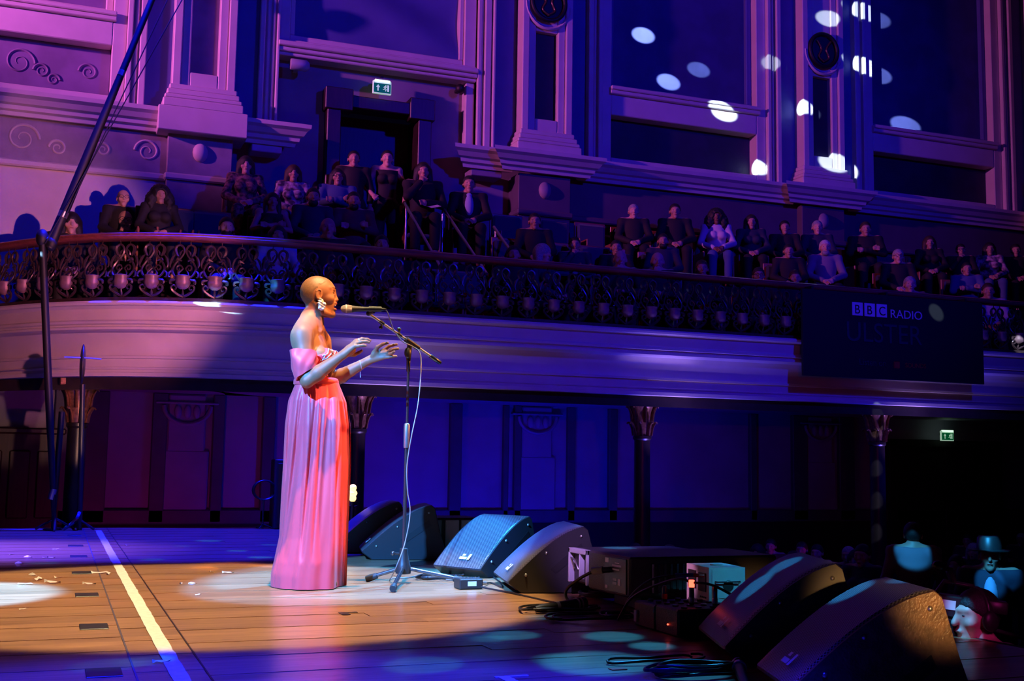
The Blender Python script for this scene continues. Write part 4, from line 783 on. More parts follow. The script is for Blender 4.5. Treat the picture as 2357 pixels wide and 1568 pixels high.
# ---- stage monitors
UPV = np.array([0, 0, 1.0])
def wedge(ax, ay, ang, w, d, H, label, side='plastic', name='stage_monitor', hk=0.52):
    o = thing(name, label, 'monitor', (ax, ay, 0), 0, 'wedge monitors along the stage front')
    u = np.array([math.cos(ang), math.sin(ang), 0]); s = np.array([u[1], -u[0], 0]); A = np.array([ax, ay, 0.0])
    P = lambda dd, z, t: A+u*dd+s*t+UPV*z
    arc = [(0.0+d*(1-math.cos(a))*0.0+d*(t), 0.06+(H-0.06)*(math.sin(t*PI/2*0.86)/math.sin(PI/2*0.86))) for t, a in [(k/10, 0) for k in range(11)]]
    prof_ = [(0.07, 0.0), (0.0, 0.05)]+arc+[(d+0.025, H-0.02), (d+0.075, H*0.45), (d+0.13, 0.0)]
    ins = 0.012; n = len(prof_)
    body = MB(); rings = []
    for t, e in ((0, 0.014), (0.014, 0), (w-0.014, 0), (w, 0.014)):
        c = np.mean(prof_, axis=0); rings.append([P(*(np.array(q)+(c-np.array(q))*e*1.6), t) for q in prof_])
    body.loft([np.array(r) for r in rings]); body.build('cabinet', M[side], o, smooth=25)
    # curved punched grille standing a few millimetres proud, edges turned in
    g = bpy.data.meshes.new('grille'); nt_ = 14; V = []; UV = []; L = 0; prev = None
    for k, (dd, z) in enumerate(arc):
        if prev is not None: L += math.hypot(dd-prev[0], z-prev[1])
        prev = (dd, z)
        for j in range(nt_+1):
            t = 0.010+(w-0.020)*(0 if j == 0 else 1 if j == nt_ else 0.02+0.96*(j-1)/(nt_-2)); lift = 0.005 if 0 < j < nt_ and 0 < k < len(arc)-1 else 0.0
            nrm = -u*0.6+UPV*0.8; V.append(P(dd, z, t)+nrm*lift); UV.append((t, L))
    F_ = [(k*(nt_+1)+j, k*(nt_+1)+j+1, (k+1)*(nt_+1)+j+1, (k+1)*(nt_+1)+j) for k in range(len(arc)-1) for j in range(nt_)]
    g.from_pydata([tuple(v) for v in V], [], F_); uvl = g.uv_layers.new(name='UVMap')
    for lp in g.loops: uvl.data[lp.index].uv = UV[lp.vertex_index]
    smooth_ok(g, 30); link('grille', g, M['grille'], o)
    # maker's plate on the lower corner of the grille: a bar and a small block
    dd, z = arc[1]; nrm = -u*0.6+UPV*0.8; tg = (P(*arc[2], 0)-P(*arc[1], 0)); tg /= np.linalg.norm(tg); c = P(dd, z, w*0.62)+nrm*0.016
    b = MB()
    def quad(cx, cy, hw, hh): b.add([c+s*(cx-hw)+tg*(cy-hh), c+s*(cx+hw)+tg*(cy-hh), c+s*(cx+hw)+tg*(cy+hh), c+s*(cx-hw)+tg*(cy+hh)], [(0, 1, 2, 3)])
    quad(-0.03, 0.0, 0.03, 0.010); quad(-0.035, 0.026, 0.012, 0.008); quad(0.018, 0.012, 0.010, 0.024); b.build('badge', M['label'], o)
    hz = H*hk
    for t_, sg in ((0.0, -1), (w, 1)):
        q = [P(d*0.55, hz-0.06, t_), P(d*0.62, hz-0.085, t_), P(d*1.0, hz+0.045, t_), P(d*0.96, hz+0.085, t_)]
        hp = MB(); hp.add([p_+s*sg*0.0015 for p_ in q]+[p_+s*sg*0.003 for p_ in q], [(0, 1, 2, 3), (4, 5, 6, 7), (0, 1, 5, 4), (1, 2, 6, 5), (2, 3, 7, 6), (3, 0, 4, 7)])
        hp.build('handle_recess', M['black'], o)
    for dd_, z_ in ((0.10, 0.10), (d*0.96, H-0.055), (d*0.5, H*0.6)):
        MB().ell(P(dd_, z_, w), (0.009, 0.009, 0.009), 8, 5).build('screw', M['steel'], o, smooth=60)
    return o
wedge(2.297, 7.205, 0.48, 0.42, 0.47, 0.375, 'wedge stage monitor showing its broad blue-lit curved grille, beside the microphone stand')
wedge(2.51, 6.66, -0.226, 0.62, 0.43, 0.37, 'wedge stage monitor seen edge-on, next right of the broad grille')
wedge(2.508, 4.24, -0.36, 0.54, 0.42, 0.37, 'dark wedge stage monitor with cyan light spots, behind the brown-sided one')
wedge(2.225, 3.385, -0.33, 0.42, 0.445, 0.355, 'nearest wedge stage monitor with a worn brown side panel', side='woodcase', hk=0.22)
wedge(2.10, 9.45, -0.1, 0.5, 0.5, 0.40, 'dim wedge stage monitor just right of the gown, farthest back')
wedge(2.22, 8.85, -0.2, 0.55, 0.5, 0.40, 'dim wedge stage monitor behind the microphone stand, second farthest')
# ---- speaker box with connector panel, small amplifier, junction box, DI box and others
ob = thing('speaker_box', 'long black speaker box with a plugged connector panel facing left', 'speaker', (3.05, 5.4, 0))
sx = 2.66; MB().bbox(sx, 3.52, 5.15, 5.63, 0.065, 0.265, 0.01).build('cabinet', M['case'], ob)
MB().bbox(sx+0.03, 3.3, 5.645, 5.89, 0.075, 0.262, 0.01).build('side_module', M['case'], ob)
b = MB().bbox(sx, sx+0.035, 5.645, 5.665, 0.075, 0.262, 0.003).bbox(sx, sx+0.035, 5.87, 5.89, 0.075, 0.262, 0.003).bbox(sx, sx+0.035, 5.645, 5.89, 0.235, 0.262, 0.003).bbox(sx, sx+0.035, 5.74, 5.75, 0.1, 0.235, 0.003); b.build('handle_frame', M['grey'], ob)
MB().tube([(sx+0.01, 5.77, 0.15), (sx+0.0, 5.80, 0.20), (sx+0.0, 5.85, 0.21), (sx+0.02, 5.85, 0.15)], 0.005, 6).build('handle', M['steel'], ob, smooth=60)
MB().bbox(sx-0.006, sx+0.002, 5.18, 5.42, 0.08, 0.252, 0.002).build('connector_panel', M['plastic'], ob)
for (y0, y1, z0, z1) in ((5.37, 5.41, 0.222, 0.246), (5.23, 5.33, 0.208, 0.218), (5.25, 5.33, 0.190, 0.198), (5.25, 5.30, 0.225, 0.229), (5.28, 5.325, 0.118, 0.132), (5.28, 5.325, 0.136, 0.150), (5.235, 5.265, 0.118, 0.150), (5.38, 5.415, 0.092, 0.108)):
    MB().box(sx-0.0075, sx-0.006, y0, y1, z0, z1).build('printed_label', M['label'], ob)
for k in range(4): MB().bbox(2.75+k*0.2, 2.82+k*0.2, 5.2, 5.5, 0.0, 0.066, 0.004).build('foot', M['rubber'], ob)
for k in range(9): MB().box(2.78+k*0.035, 2.792+k*0.035, 5.142, 5.15, 0.09, 0.23).build('side_vent', M['metal'], ob)
pl = thing('power_plug', 'grey round mains plug pushed into the speaker box panel', 'plug', (sx-0.03, 5.35, 0.18))
MB().tube([(sx-0.006, 5.34, 0.190), (sx-0.045, 5.36, 0.186), (sx-0.05, 5.362, 0.185)], [0.015, 0.016, 0.012], 14).build('plug_body', M['plastic'], pl, smooth=50)
MB().tube([(sx-0.045, 5.36, 0.186), (sx-0.085, 5.40, 0.178)], 0.019, 14).build('plug_collar', M['grey'], pl, smooth=50)
MB().tube(spline([(sx-0.08, 5.395, 0.179), (sx-0.13, 5.47, 0.13), (sx-0.17, 5.53, 0.07), (sx-0.17, 5.50, 0.02), (sx-0.13, 5.38, 0.012), (sx-0.17, 5.25, 0.010)], 8), 0.0085, 8).build('lead', M['cable'], pl, smooth=60)
am = thing('amplifier', 'small upright metal amplifier box, pink front and teal side, behind the junction box', 'amplifier', (2.94, 4.85, 0))
a_ = math.radians(-6); e1 = np.array([math.cos(a_), math.sin(a_), 0]); e2 = np.array([-math.sin(a_), math.cos(a_), 0]); RA = np.stack([e1, e2, UPV], 1); AO = (2.85, 4.72, 0)
MB().box(0, 0.185, 0, 0.25, 0.015, 0.25, RA, AO).build('case', M['grey'], am)
for z0 in (0.0,): MB().box(0.01, 0.17, 0.01, 0.24, 0, 0.015, RA, AO).build('feet', M['rubber'], am)
MB().box(-0.004, 0.0, 0.14, 0.225, 0.14, 0.225, RA, AO).build('meter', M['black'], am); MB().box(-0.004, 0.0, 0.03, 0.11, 0.135, 0.22, RA, AO).build('meter', M['black'], am)
b = MB()
for k in range(4): b.box(-0.004, 0, 0.03+k*0.018, 0.038+k*0.018, 0.105, 0.113, RA, AO)
for k in range(6): b.box(-0.003, 0, 0.02, 0.075, 0.028+k*0.006, 0.031+k*0.006, RA, AO)
b.build('front_print', M['plastic'], am)
MB().box(0.015, 0.17, -0.004, 0, 0.11, 0.24, RA, AO).build('side_plate', M['grey'], am); MB().tube([np.array(AO)+RA@np.array(q) for q in ((0.03, -0.004, 0.185), (0.035, -0.02, 0.185), (0.15, -0.02, 0.185), (0.155, -0.004, 0.185))], 0.004, 6).build('side_handle', M['metal'], am, smooth=60)
MB().lathe([(0.0, -0.004), (0.026, -0.004), (0.026, 0.0)], np.array(AO)+RA@np.array((0.095, -0.006, 0.165)), 18, RA@rotm('X', -PI/2)).build('side_hole', M['black'], am); MB().lathe([(0.03, 0.0), (0.03, 0.006), (0.022, 0.008), (0, 0.008)], np.array(AO)+RA@np.array((0.095, 0.12, 0.25)), 18).build('top_cap', M['grey'], am, smooth=40)
jb = thing('junction_box', 'low black junction box full of plugged cables, with a red indicator light', 'box', (2.62, 4.5, 0))
a_ = math.radians(0); MB().bbox(2.47, 2.80, 4.34, 4.54, 0.0, 0.115, 0.008).build('case', M['case'], jb); MB().bbox(2.47, 2.80, 4.545, 4.74, 0.0, 0.11, 0.008).build('case', M['case'], jb)
MB().ell((2.466, 4.42, 0.045), (0.004, 0.004, 0.004), 8, 5).build('indicator', M['ledred'], jb); MB().box(2.462, 2.47, 4.70, 4.725, 0.02, 0.07).build('label_plate', M['label'], jb)
skt = MB().lathe([(0.013, 0.112), (0.014, 0.122), (0.009, 0.123)], (0, 0, 0), 10).mesh('socket', 40)
for i_ in range(4):
    for j_ in range(5): link('socket', skt, M['metal'], jb).location = (2.52+i_*0.07, 4.375+j_*0.075, 0)
for k, (x, y, mm, tl, lab) in enumerate(((2.60, 4.45, 'plastic', 0.10, 'black upright plug in the junction box, taped orange at its top'), (2.68, 4.39, 'metal', 0.09, 'silver upright plug at the near corner of the junction box'), (2.55, 4.60, 'plastic', 0.07, 'black upright plug in the junction box with a pink collar'))):
    pg = thing('cable_plug', lab, 'plug', (x, y, 0.12)); MB().lathe([(0.010, 0.118), (0.011, 0.13), (0.011, 0.118+tl*0.8), (0.007, 0.118+tl)], (x, y, 0), 12).build('plug_body', M[mm], pg, smooth=40)
    MB().lathe([(0.0112, 0.13), (0.0125, 0.132), (0.0125, 0.15), (0.011, 0.152)], (x, y, 0), 12).build('plug_collar', M['red' if k == 2 else 'steel'], pg, smooth=40)
    if k == 0: MB().lathe([(0.0118, 0.195), (0.0125, 0.197), (0.0125, 0.225), (0.0115, 0.226)], (x, y, 0), 12).build('orange_tape', M['ledred'], pg, smooth=40)  # glow put into the tape by sharing the indicator's emissive material
def wire(pts, r, label, m='cable'): return tag(MB().tube(spline(pts, 8), r, 6).build('patch_cable', M[m], None, smooth=60), label, 'cable')
wire([(2.60, 4.45, 0.215), (2.57, 4.52, 0.225), (2.50, 4.66, 0.17), (2.46, 4.76, 0.11), (2.44, 4.84, 0.01)], 0.006, 'cable arching from the orange-taped plug down to the left')
w_ = wire([(2.60, 4.45, 0.215), (2.66, 4.38, 0.21), (2.74, 4.30, 0.16), (2.84, 4.24, 0.10), (2.9, 4.2, 0.01)], 0.006, 'cable with a green tape band arching right from the junction box')
MB().tube([(2.735, 4.304, 0.163), (2.765, 4.282, 0.147)], 0.0085, 8).build('green_band', M['green'], w_)
w_ = wire([(2.52, 4.95, 0.008), (2.53, 4.90, 0.10), (2.60, 4.82, 0.19), (2.72, 4.76, 0.215), (2.80, 4.74, 0.215)], 0.0055, 'cable standing up in an arch behind the junction box with a blue sleeve')
MB().tube([(2.70, 4.768, 0.214), (2.78, 4.745, 0.215)], 0.009, 8).build('blue_sleeve', M['blueplug'], w_); MB().tube([(2.78, 4.745, 0.215), (2.83, 4.733, 0.213)], 0.009, 8).build('red_tip', M['red'], w_)
di = thing('di_box', 'small dark box with a lilac label on the white pool beside the tripod', 'box', (2.23, 6.33, 0))
c = at_z(1085, 1357); MB().bbox(c[0]-0.07, c[0]+0.07, c[1]-0.0, c[1]+0.11, 0.0, 0.058, 0.005).build('case', M['plastic'], di); MB().box(c[0]-0.022, c[0]+0.03, c[1]-0.0015, c[1], 0.018, 0.044).build('label_plate', M['label'], di)
b = MB()
for k in range(6): b.lathe([(0.006, 0.058), (0.006, 0.066), (0, 0.066)], (c[0]-0.055+k*0.022, c[1]+0.03, 0), 8)
b.build('switches', M['steel'], di, smooth=40); MB().tube([(c[0]+0.07, c[1]+0.05, 0.03), (c[0]+0.11, c[1]+0.06, 0.026)], 0.010, 10).build('jack_plug', M['steel'], di, smooth=50)
mc = thing('multicore_plug', 'thick black multicore plug ringed with lilac tape lying on the boards', 'plug', tuple(at_z(1290, 1400)))
q0, q1 = at_z(1232, 1402, 0.022), at_z(1348, 1390, 0.034); dq = (q1-q0)
MB().tube([q0, q0+dq*0.1, q0+dq*0.45, q0+dq*0.98, q1], [0.012, 0.020, 0.024, 0.034, 0.02], 14).build('plug_body', M['rubber'], mc, smooth=50)
for f_ in (0.80, 0.87): MB().tube([q0+dq*f_, q0+dq*(f_+0.03)], 0.034, 14).build('tape_ring', M['tape'], mc, smooth=50)
MB().tube([q0+dq*0.4, q0+dq*0.46], 0.0255, 14).build('label_ring', M['foil'], mc, smooth=50)
MB().tube(spline([q0, at_z(1205, 1404, 0.02), at_z(1196, 1399, 0.012), at_z(1215, 1394, 0.012), at_z(1255, 1392, 0.02)], 8), 0.006, 6).build('lead', M['cable'], mc, smooth=60)
hm = thing('handheld_microphone', 'loose handheld microphone beside the nearest monitor at bottom right', 'microphone', tuple(at_z(1705, 1545)))
q0, q1 = at_z(1699, 1531, 0.03), at_z(1711, 1566, 0.016); dq = q1-q0
MB().ell(q0, (0.025, 0.025, 0.026), 16, 10).build('grille_ball', M['metal'], hm, smooth=60); MB().tube([q0+dq*0.15, q0+dq*0.25], 0.0265, 16).build('collar', M['steel'], hm, smooth=50); MB().tube([q0+dq*0.25, q0+dq*1.6], [0.021, 0.012], 14).build('handle', M['plastic'], hm, smooth=50)
# amplifier rack far behind the monitors, cabinet, lamp
ra = thing('amplifier_rack', 'dim teal-lit equipment rack behind the broad-grille monitor', 'rack', (2.75, 8.5, 0))
MB().bbox(2.45, 3.05, 8.35, 8.75, 0, 0.30, 0.01).build('case', M['case'], ra)
for x0, x1 in ((2.46, 2.56), (2.58, 2.72), (2.75, 2.86), (2.88, 3.03)): MB().bbox(x0, x1, 8.335, 8.355, 0.06, 0.285, 0.004).build('front_plate', M['grey'], ra)
coil(985, 1268, 0.13, 0.06, 6, 0.16, 0.012, 'heap of dark cable in front of the teal-lit rack', seed=9)
cabn = thing('tall_cabinet', 'tall dark speaker cabinet at the far stage edge behind the gown', 'speaker', (2.27, 12.3, 0)); MB().bbox(2.13, 2.42, 12.1, 12.42, 0, 0.72, 0.01).build('case', M['case'], cabn); MB().bbox(2.15, 2.40, 12.09, 12.1, 0.05, 0.68, 0.004).build('front_cloth', M['plastic'], cabn)
MB().tube(spline([(2.38, 12.25, 0.72), (2.40, 12.25, 0.95), (2.36, 12.22, 1.08), (2.28, 12.2, 1.12)], 6), 0.006, 6).build('antenna', M['cable'], cabn, smooth=60); MB().ell((2.385, 12.2, 1.20), (0.018, 0.01, 0.01), 8, 5).build('red_tip', M['red'], cabn)
cs = thing('cable_stand', 'thin stand with a coil of cable hung on it at the dark far stage edge', 'stand', (2.02, 12.2, 0)); MB().tube([(2.03, 12.2, 0.012), (2.03, 12.2, 0.30)], 0.009, 8).build('pole', M['metal'], cs)
for k in range(3): MB().tube([(2.03, 12.2, 0.05), (2.03+0.1*math.cos(k*2.1), 12.2+0.1*math.sin(k*2.1), 0.008)], 0.008, 6).build('leg', M['metal'], cs)
t = np.linspace(0, 8*PI, 80); MB().tube(np.stack([2.03+(0.11+0.01*np.sin(t*0.3))*np.cos(t), 12.18+0.03*np.sin(t*0.5), 0.40+0.10*np.sin(t)], 1), 0.008, 6).build('hung_cable', M['cable'], cs, smooth=60)
lamp = thing('stage_lamp', 'small glowing warm lamp just right of the gown, far back', 'lamp', (2.56, 10.5, 0))
M['glow'] = mat('warm_bulb', (1, 0.8, 0.4), 0.4, emit=(1.0, 0.6, 0.16), estr=3.5)
MB().lathe([(0.07, 0), (0.07, 0.02), (0.02, 0.03), (0.02, 0.30), (0.05, 0.31), (0.05, 0.345)], (2.56, 10.5, 0), 14).build('post', M['metal'], lamp, smooth=40)
for z_, r_ in ((0.375, 0.034), (0.42, 0.042), (0.47, 0.034)): MB().ell((2.56, 10.5, z_), (r_, r_, 0.033), 12, 8).build('bulb', M['glow'], lamp, smooth=60)
# ---- boom mast at the left, paddle antenna, short stand
jb2 = thing('boom_mast', 'tall black mast with a long slanting boom arm rising out of the picture at left', 'mast', (-0.1, 12.05, 0))
t0, t1 = at_y(118, 560, 12.05), at_y(352, -6, 12.05); dj = t1-t0
MB().tube([t0-dj*0.02, t0+dj*0.35, t0+dj*0.7, t0+dj*1.25], [0.050, 0.046, 0.034, 0.028], 12).build('boom_arm', M['black'], jb2, smooth=60)
for f_ in (0.10, 0.30, 0.67, 0.93): MB().tube([t0+dj*f_, t0+dj*(f_+0.022)], 0.051-0.022*f_, 12).build('boom_collar', M['steel'], jb2, smooth=60)
m_b, m_t = np.array([0.02, 12.1, 0.0]), at_y(97, 548, 12.05)
MB().tube([m_b, m_b*0.6+m_t*0.4, m_t], [0.020, 0.036, 0.036], 12).build('mast_pole', M['black'], jb2, smooth=60)
MB().ell(m_t, (0.06, 0.06, 0.09), 12, 8).tube([m_t, t0], 0.045, 10).ell(t0, (0.06, 0.06, 0.08), 12, 8).build('mast_head', M['black'], jb2, smooth=60)
MB().tube([(m_b[0]-0.05, 12.1, 0.30), (m_b[0]-0.03, 12.1, 0.40)], 0.035, 12).build('grip', M['steel'], jb2, smooth=60)
for k in range(3): MB().tube([m_b+np.array([0, 0, 0.12]), m_b+np.array([0.2*math.cos(k*2.1+0.5), 0.2*math.sin(k*2.1+0.5), 0.012])], 0.012, 6).build('leg', M['metal'], jb2)
for (a0, a1) in (((105, 560), (430, -20)), ((150, 500), (395, -20))): MB().tube([at_y(*a0, 11.98), at_y(*a1, 11.98)], 0.006, 5).build('guy_wire', M['cable'], jb2)
pa = thing('paddle_antenna', 'thin black paddle antenna on a pole seen edge-on below the balcony', 'antenna', (0.15, 12.1, 0))
pb, pt = at_y(183, 1208, 12.15), at_y(190, 885, 12.15); pb[2] = 0.0
MB().tube([pb, pt], 0.026, 10).build('pole', M['plastic'], pa, smooth=60)
c = at_y(190, 838, 12.15); MB().ell(c, (0.028, 0.16, 0.20), 14, 12).build('paddle', M['plastic'], pa, smooth=60)
for sx_, e in ((-1, (148, 822)), (1, (233, 827))): MB().tube([at_y(190+sx_*4, 824, 12.0), at_y(*e, 12.0)], 0.006, 6).build('element_rod', M['steel'], pa)
tp_ = [at_y(183, 1180, 12.13), at_y(176, 1195, 12.12), at_z(163, 1207, 0.02), at_z(150, 1216, 0.012)]
for k, mm in enumerate(('blueplug', 'red', 'tape', 'green')):
    qq = spline(tp_, 8); i0 = k*6; MB().tube(qq[i0:i0+8], 0.016, 8).build('banded_cable', M[mm], pa, smooth=60)
for k in range(3): MB().tube([pb+np.array([0, 0, 0.1]), pb+np.array([0.16*math.cos(k*2.1+1.5), 0.16*math.sin(k*2.1+1.5), 0.012])], 0.012, 6).build('leg', M['metal'], pa)
ss = thing('short_stand', 'short plain black pole standing between the mast and the antenna', 'stand', (0.0, 12.2, 0)); pb, pt = at_y(122, 1205, 12.2), at_y(142, 948, 12.2); pb[2] = 0
MB().tube([pb, pb*0.4+pt*0.6, pt], [0.018, 0.03, 0.03], 10).build('pole', M['plastic'], ss, smooth=60); MB().lathe([(0.09, 0), (0.09, 0.02), (0.03, 0.03)], pb, 14).build('base', M['metal'], ss, smooth=40)
# ---- signs, banner, wall fittings
M['exitw'] = mat('exit_white', (0.8, 0.9, 0.8), 0.5, emit=(0.5, 0.8, 0.58), estr=0.5); M['exitg'] = mat('exit_green', (0.0, 0.10, 0.03), 0.4, emit=(0.0, 0.16, 0.05), estr=0.35); M['exitbar'] = mat('exit_lamp', (0.8, 1, 0.8), 0.5, emit=(0.5, 0.85, 0.55), estr=1.8)
def exit_sign(cx, cz, y, wd, ht, label, dim=1.0):
    e = thing('exit_sign', label, 'sign', (cx, y, cz)); mw, mg, mb = (M['exitw'], M['exitg'], M['exitbar'])
    MB().bbox(cx-wd/2, cx+wd/2, y, y+0.04, cz-ht/2, cz+ht/2, 0.006).build('sign_case', mw, e)
    MB().bbox(cx-wd*0.46, cx+wd*0.46, y-0.004, y, cz-ht*0.42, cz+ht*0.30, 0.001).build('sign_panel', mg, e)
    MB().bbox(cx-wd*0.42, cx+wd*0.42, y-0.02, y+0.03, cz+ht*0.42, cz+ht*0.56, 0.006).build('lamp_bar', mb, e)
    k = ht*0.7; b = MB(); ax = cx-wd*0.23
    b.prism([(ax-k*0.07, cz-k*0.42), (ax+k*0.07, cz-k*0.42), (ax+k*0.07, cz-k*0.02), (ax+k*0.22, cz-k*0.02), (ax, cz+k*0.28), (ax-k*0.22, cz-k*0.02), (ax-k*0.07, cz-k*0.02)], 1, y-0.007, y-0.003); b.build('arrow', mw, e)
    mx = cx+wd*0.2; b = MB()
    b.box(mx+k*0.14, mx+k*0.34, y-0.007, y-0.003, cz-k*0.42, cz+k*0.30)
    b.build('door_symbol', mw, e); b = MB().ell((mx-k*0.02, y-0.006, cz+k*0.24), (k*0.06, 0.003, k*0.06), 8, 5)
    for pts in ([(mx-k*0.03, cz+k*0.16), (mx-k*0.10, cz-k*0.08)], [(mx-k*0.10, cz-k*0.08), (mx+k*0.02, cz-k*0.20), (mx-k*0.05, cz-k*0.40)], [(mx-k*0.10, cz-k*0.08), (mx-k*0.2, cz-k*0.22), (mx-k*0.34, cz-k*0.22)], [(mx-k*0.03, cz+k*0.14), (mx+k*0.1, cz+k*0.02)], [(mx-k*0.03, cz+k*0.14), (mx-k*0.2, cz+k*0.08), (mx-k*0.22, cz-k*0.04)]):
        b.tube([(x, y-0.006, z) for x, z in pts], k*0.045, 5)
    b.build('running_figure', mw, e); return e
e = exit_sign(4.05, 6.03, YW-0.02, 0.27, 0.19, 'lit green exit sign with arrow and running figure over the balcony doorway')
MB().box(4.03, 4.07, YW, YW+0.12, 6.1, 6.2).build('bracket', M['black'], e); MB().bbox(3.95, 4.15, YW-0.03, YW+0.1, 6.135, 6.16, 0.004).build('sign_cap', M['frieze'], e)
e = exit_sign(13.95, 1.29, 15.42, 0.27, 0.17, 'lit green exit sign over the dark doorway on the ground floor'); MB().box(13.93, 13.97, 15.44, 15.6, 1.30, 1.34).build('bracket', M['black'], e)
can = thing('wall_can', 'pale cylindrical can on the wall left of the balcony doorway', 'lamp', (2.83, YW, 6.2)); MB().lathe([(0.0, -0.02), (0.075, -0.02), (0.08, 0.0), (0.08, 0.20), (0.05, 0.24), (0, 0.24)], (2.76, YW+0.02, 6.2), 18, rotm('Y', PI/2)).build('housing', M['grey'], can, smooth=40)  # pale can housing that carries no light source
MB().box(2.82, 2.88, YW, YB, 6.17, 6.23).build('bracket', M['grey'], can)
sen = thing('wall_camera', 'small black dome camera right of the balcony doorway', 'camera', (5.27, YW, 6.22)); MB().ell((5.27, YW+0.12, 6.22), (0.07, 0.07, 0.07), 14, 10).build('dome', M['black'], sen, smooth=60); MB().box(5.24, 5.30, YW+0.12, YB, 6.2, 6.24).build('bracket', M['black'], sen)
wbx = thing('wall_box', 'pale small box high on the wall at the right picture edge', 'box', (15.95, YW-0.25, 5.83)); MB().bbox(15.86, 16.12, YW-0.36, YW-0.18, 5.72, 5.96, 0.02).build('case', M['cream'], wbx); MB().bbox(15.9, 16.08, YW-0.37, YW-0.36, 5.78, 5.9, 0.004).build('front_plate', M['grey'], wbx)
sl = thing('pilaster_spotlight', 'black stage spotlight clamped at the top of the leftmost pilaster', 'lamp', (1.5, YW-0.3, 6.95)); MB().lathe([(0.07, 0), (0.09, 0.02), (0.09, 0.22), (0.05, 0.26)], (1.52, YW-0.36, 6.92), 16, rotm('X', 0.5)).build('housing', M['black'], sl, smooth=40); MB().box(1.49, 1.55, YW-0.4, YW-0.12, 7.0, 7.05).build('clamp', M['black'], sl)
bn = thing('banner', 'black broadcaster banner with pale letters hung on the balcony front', 'banner', (10.0, 11.98, 1.87))
MB().bbox(8.58, 11.46, 11.96, 12.0, 1.86, 2.955, 0.004).build('cloth', mat('banner_black', (0.006, 0.006, 0.008), 0.8), bn)
M['bwhite'] = mat('banner_white', (0.75, 0.75, 0.78), 0.7); M['bdim'] = mat('banner_dim_blue', (0.02, 0.028, 0.06), 0.7); M['bred'] = mat('banner_red', (0.45, 0.02, 0.015), 0.7)
def text(s, x, z, h, m, y=11.955, parent=None, name='lettering', sx_=1.0):
    cu = bpy.data.curves.new('lettering', 'FONT'); cu.body = s; cu.size = h; cu.extrude = 0.002
    o = bpy.data.objects.new('tmp', cu); COL.objects.link(o); dg = bpy.context.evaluated_depsgraph_get(); me = bpy.data.meshes.new_from_object(o.evaluated_get(dg)); bpy.data.objects.remove(o)
    me.transform(Matrix.Diagonal((sx_, 1, 1, 1))); me.transform(Matrix.Rotation(PI/2, 4, 'X')); me.transform(Matrix.Translation((x, y, z))); me.materials.clear(); return link(name, me, m, parent)
for k, ch in enumerate('BBC'):
    x0 = 9.33+k*0.19; MB().bbox(x0, x0+0.165, 11.953, 11.96, 2.66, 2.83, 0.002).build('letter_block', M['bwhite'], bn); text(ch, x0+0.032, 2.685, 0.165, M['black'], 11.951, bn, sx_=0.95)
for x_ in (8.75, 9.9, 11.2): MB().box(x_-0.015, x_+0.015, 11.985, 12.14, 2.93, 3.0).build('hanging_strap', M['black'], bn)
text('RADIO', 9.92, 2.665, 0.155, M['bwhite'], 11.955, bn, sx_=1.1); text('ULSTER', 9.22, 2.33, 0.36, M['bdim'], 11.955, bn, sx_=1.0); text('Listen on', 9.42, 2.03, 0.115, M['bdim'], 11.955, bn)
MB().bbox(9.97, 10.06, 11.953, 11.96, 2.01, 2.10, 0.01).build('red_block', M['bred'], bn); text('SOUNDS', 10.15, 2.03, 0.085, M['bred'], 11.955, bn)

# ================================================================== AUDIENCE: each person one continuous body with hair and clothes as children (faces -Y, floor at z=0)
M['pskin'] = [mat('pale_skin', (0.55, 0.33, 0.25), 0.5), mat('tan_skin', (0.42, 0.24, 0.17), 0.5), mat('brown_skin', (0.16, 0.075, 0.045), 0.5)]
HAIR = {'black': (0.012, 0.010, 0.010), 'brown': (0.045, 0.022, 0.013), 'grey': (0.36, 0.35, 0.36), 'white': (0.6, 0.58, 0.58), 'blond': (0.42, 0.28, 0.14)}
M['hair'] = {k: mat(k+'_hair', v, 0.55, var=0.4, scale=60, bump=0.4, bscale=160) for k, v in HAIR.items()}
def cloth(name, c, **k): return mat(name, c, 0.8, **k)
CL = {'black': cloth('black_cloth', (0.010, 0.009, 0.011)), 'navy': cloth('navy_cloth', (0.018, 0.022, 0.05)), 'charcoal': cloth('charcoal_cloth', (0.035, 0.033, 0.036)), 'blue': cloth('blue_cloth', (0.06, 0.10, 0.24)),
      'brown': cloth('brown_cloth', (0.10, 0.055, 0.045), var=0.3), 'white': cloth('white_cloth', (0.55, 0.5, 0.55)), 'grey': cloth('grey_cloth', (0.20, 0.18, 0.22)), 'teal': cloth('teal_cloth', (0.04, 0.13, 0.18)),
      'wine': cloth('wine_cloth', (0.09, 0.012, 0.03)), 'floral': mat('floral_cloth', (0.30, 0.14, 0.14), 0.8, col2=(0.02, 0.015, 0.02), scale=22), 'spot': mat('spotted_cloth', (0.55, 0.42, 0.5), 0.8, col2=(0.05, 0.03, 0.06), scale=16), 'palebl': cloth('pale_blue_cloth', (0.30, 0.36, 0.55)), 'lilac': cloth('lilac_cloth', (0.32, 0.28, 0.5))}
PROTO = {}
def V3(*a): return np.array(a, float)
POSES = {}
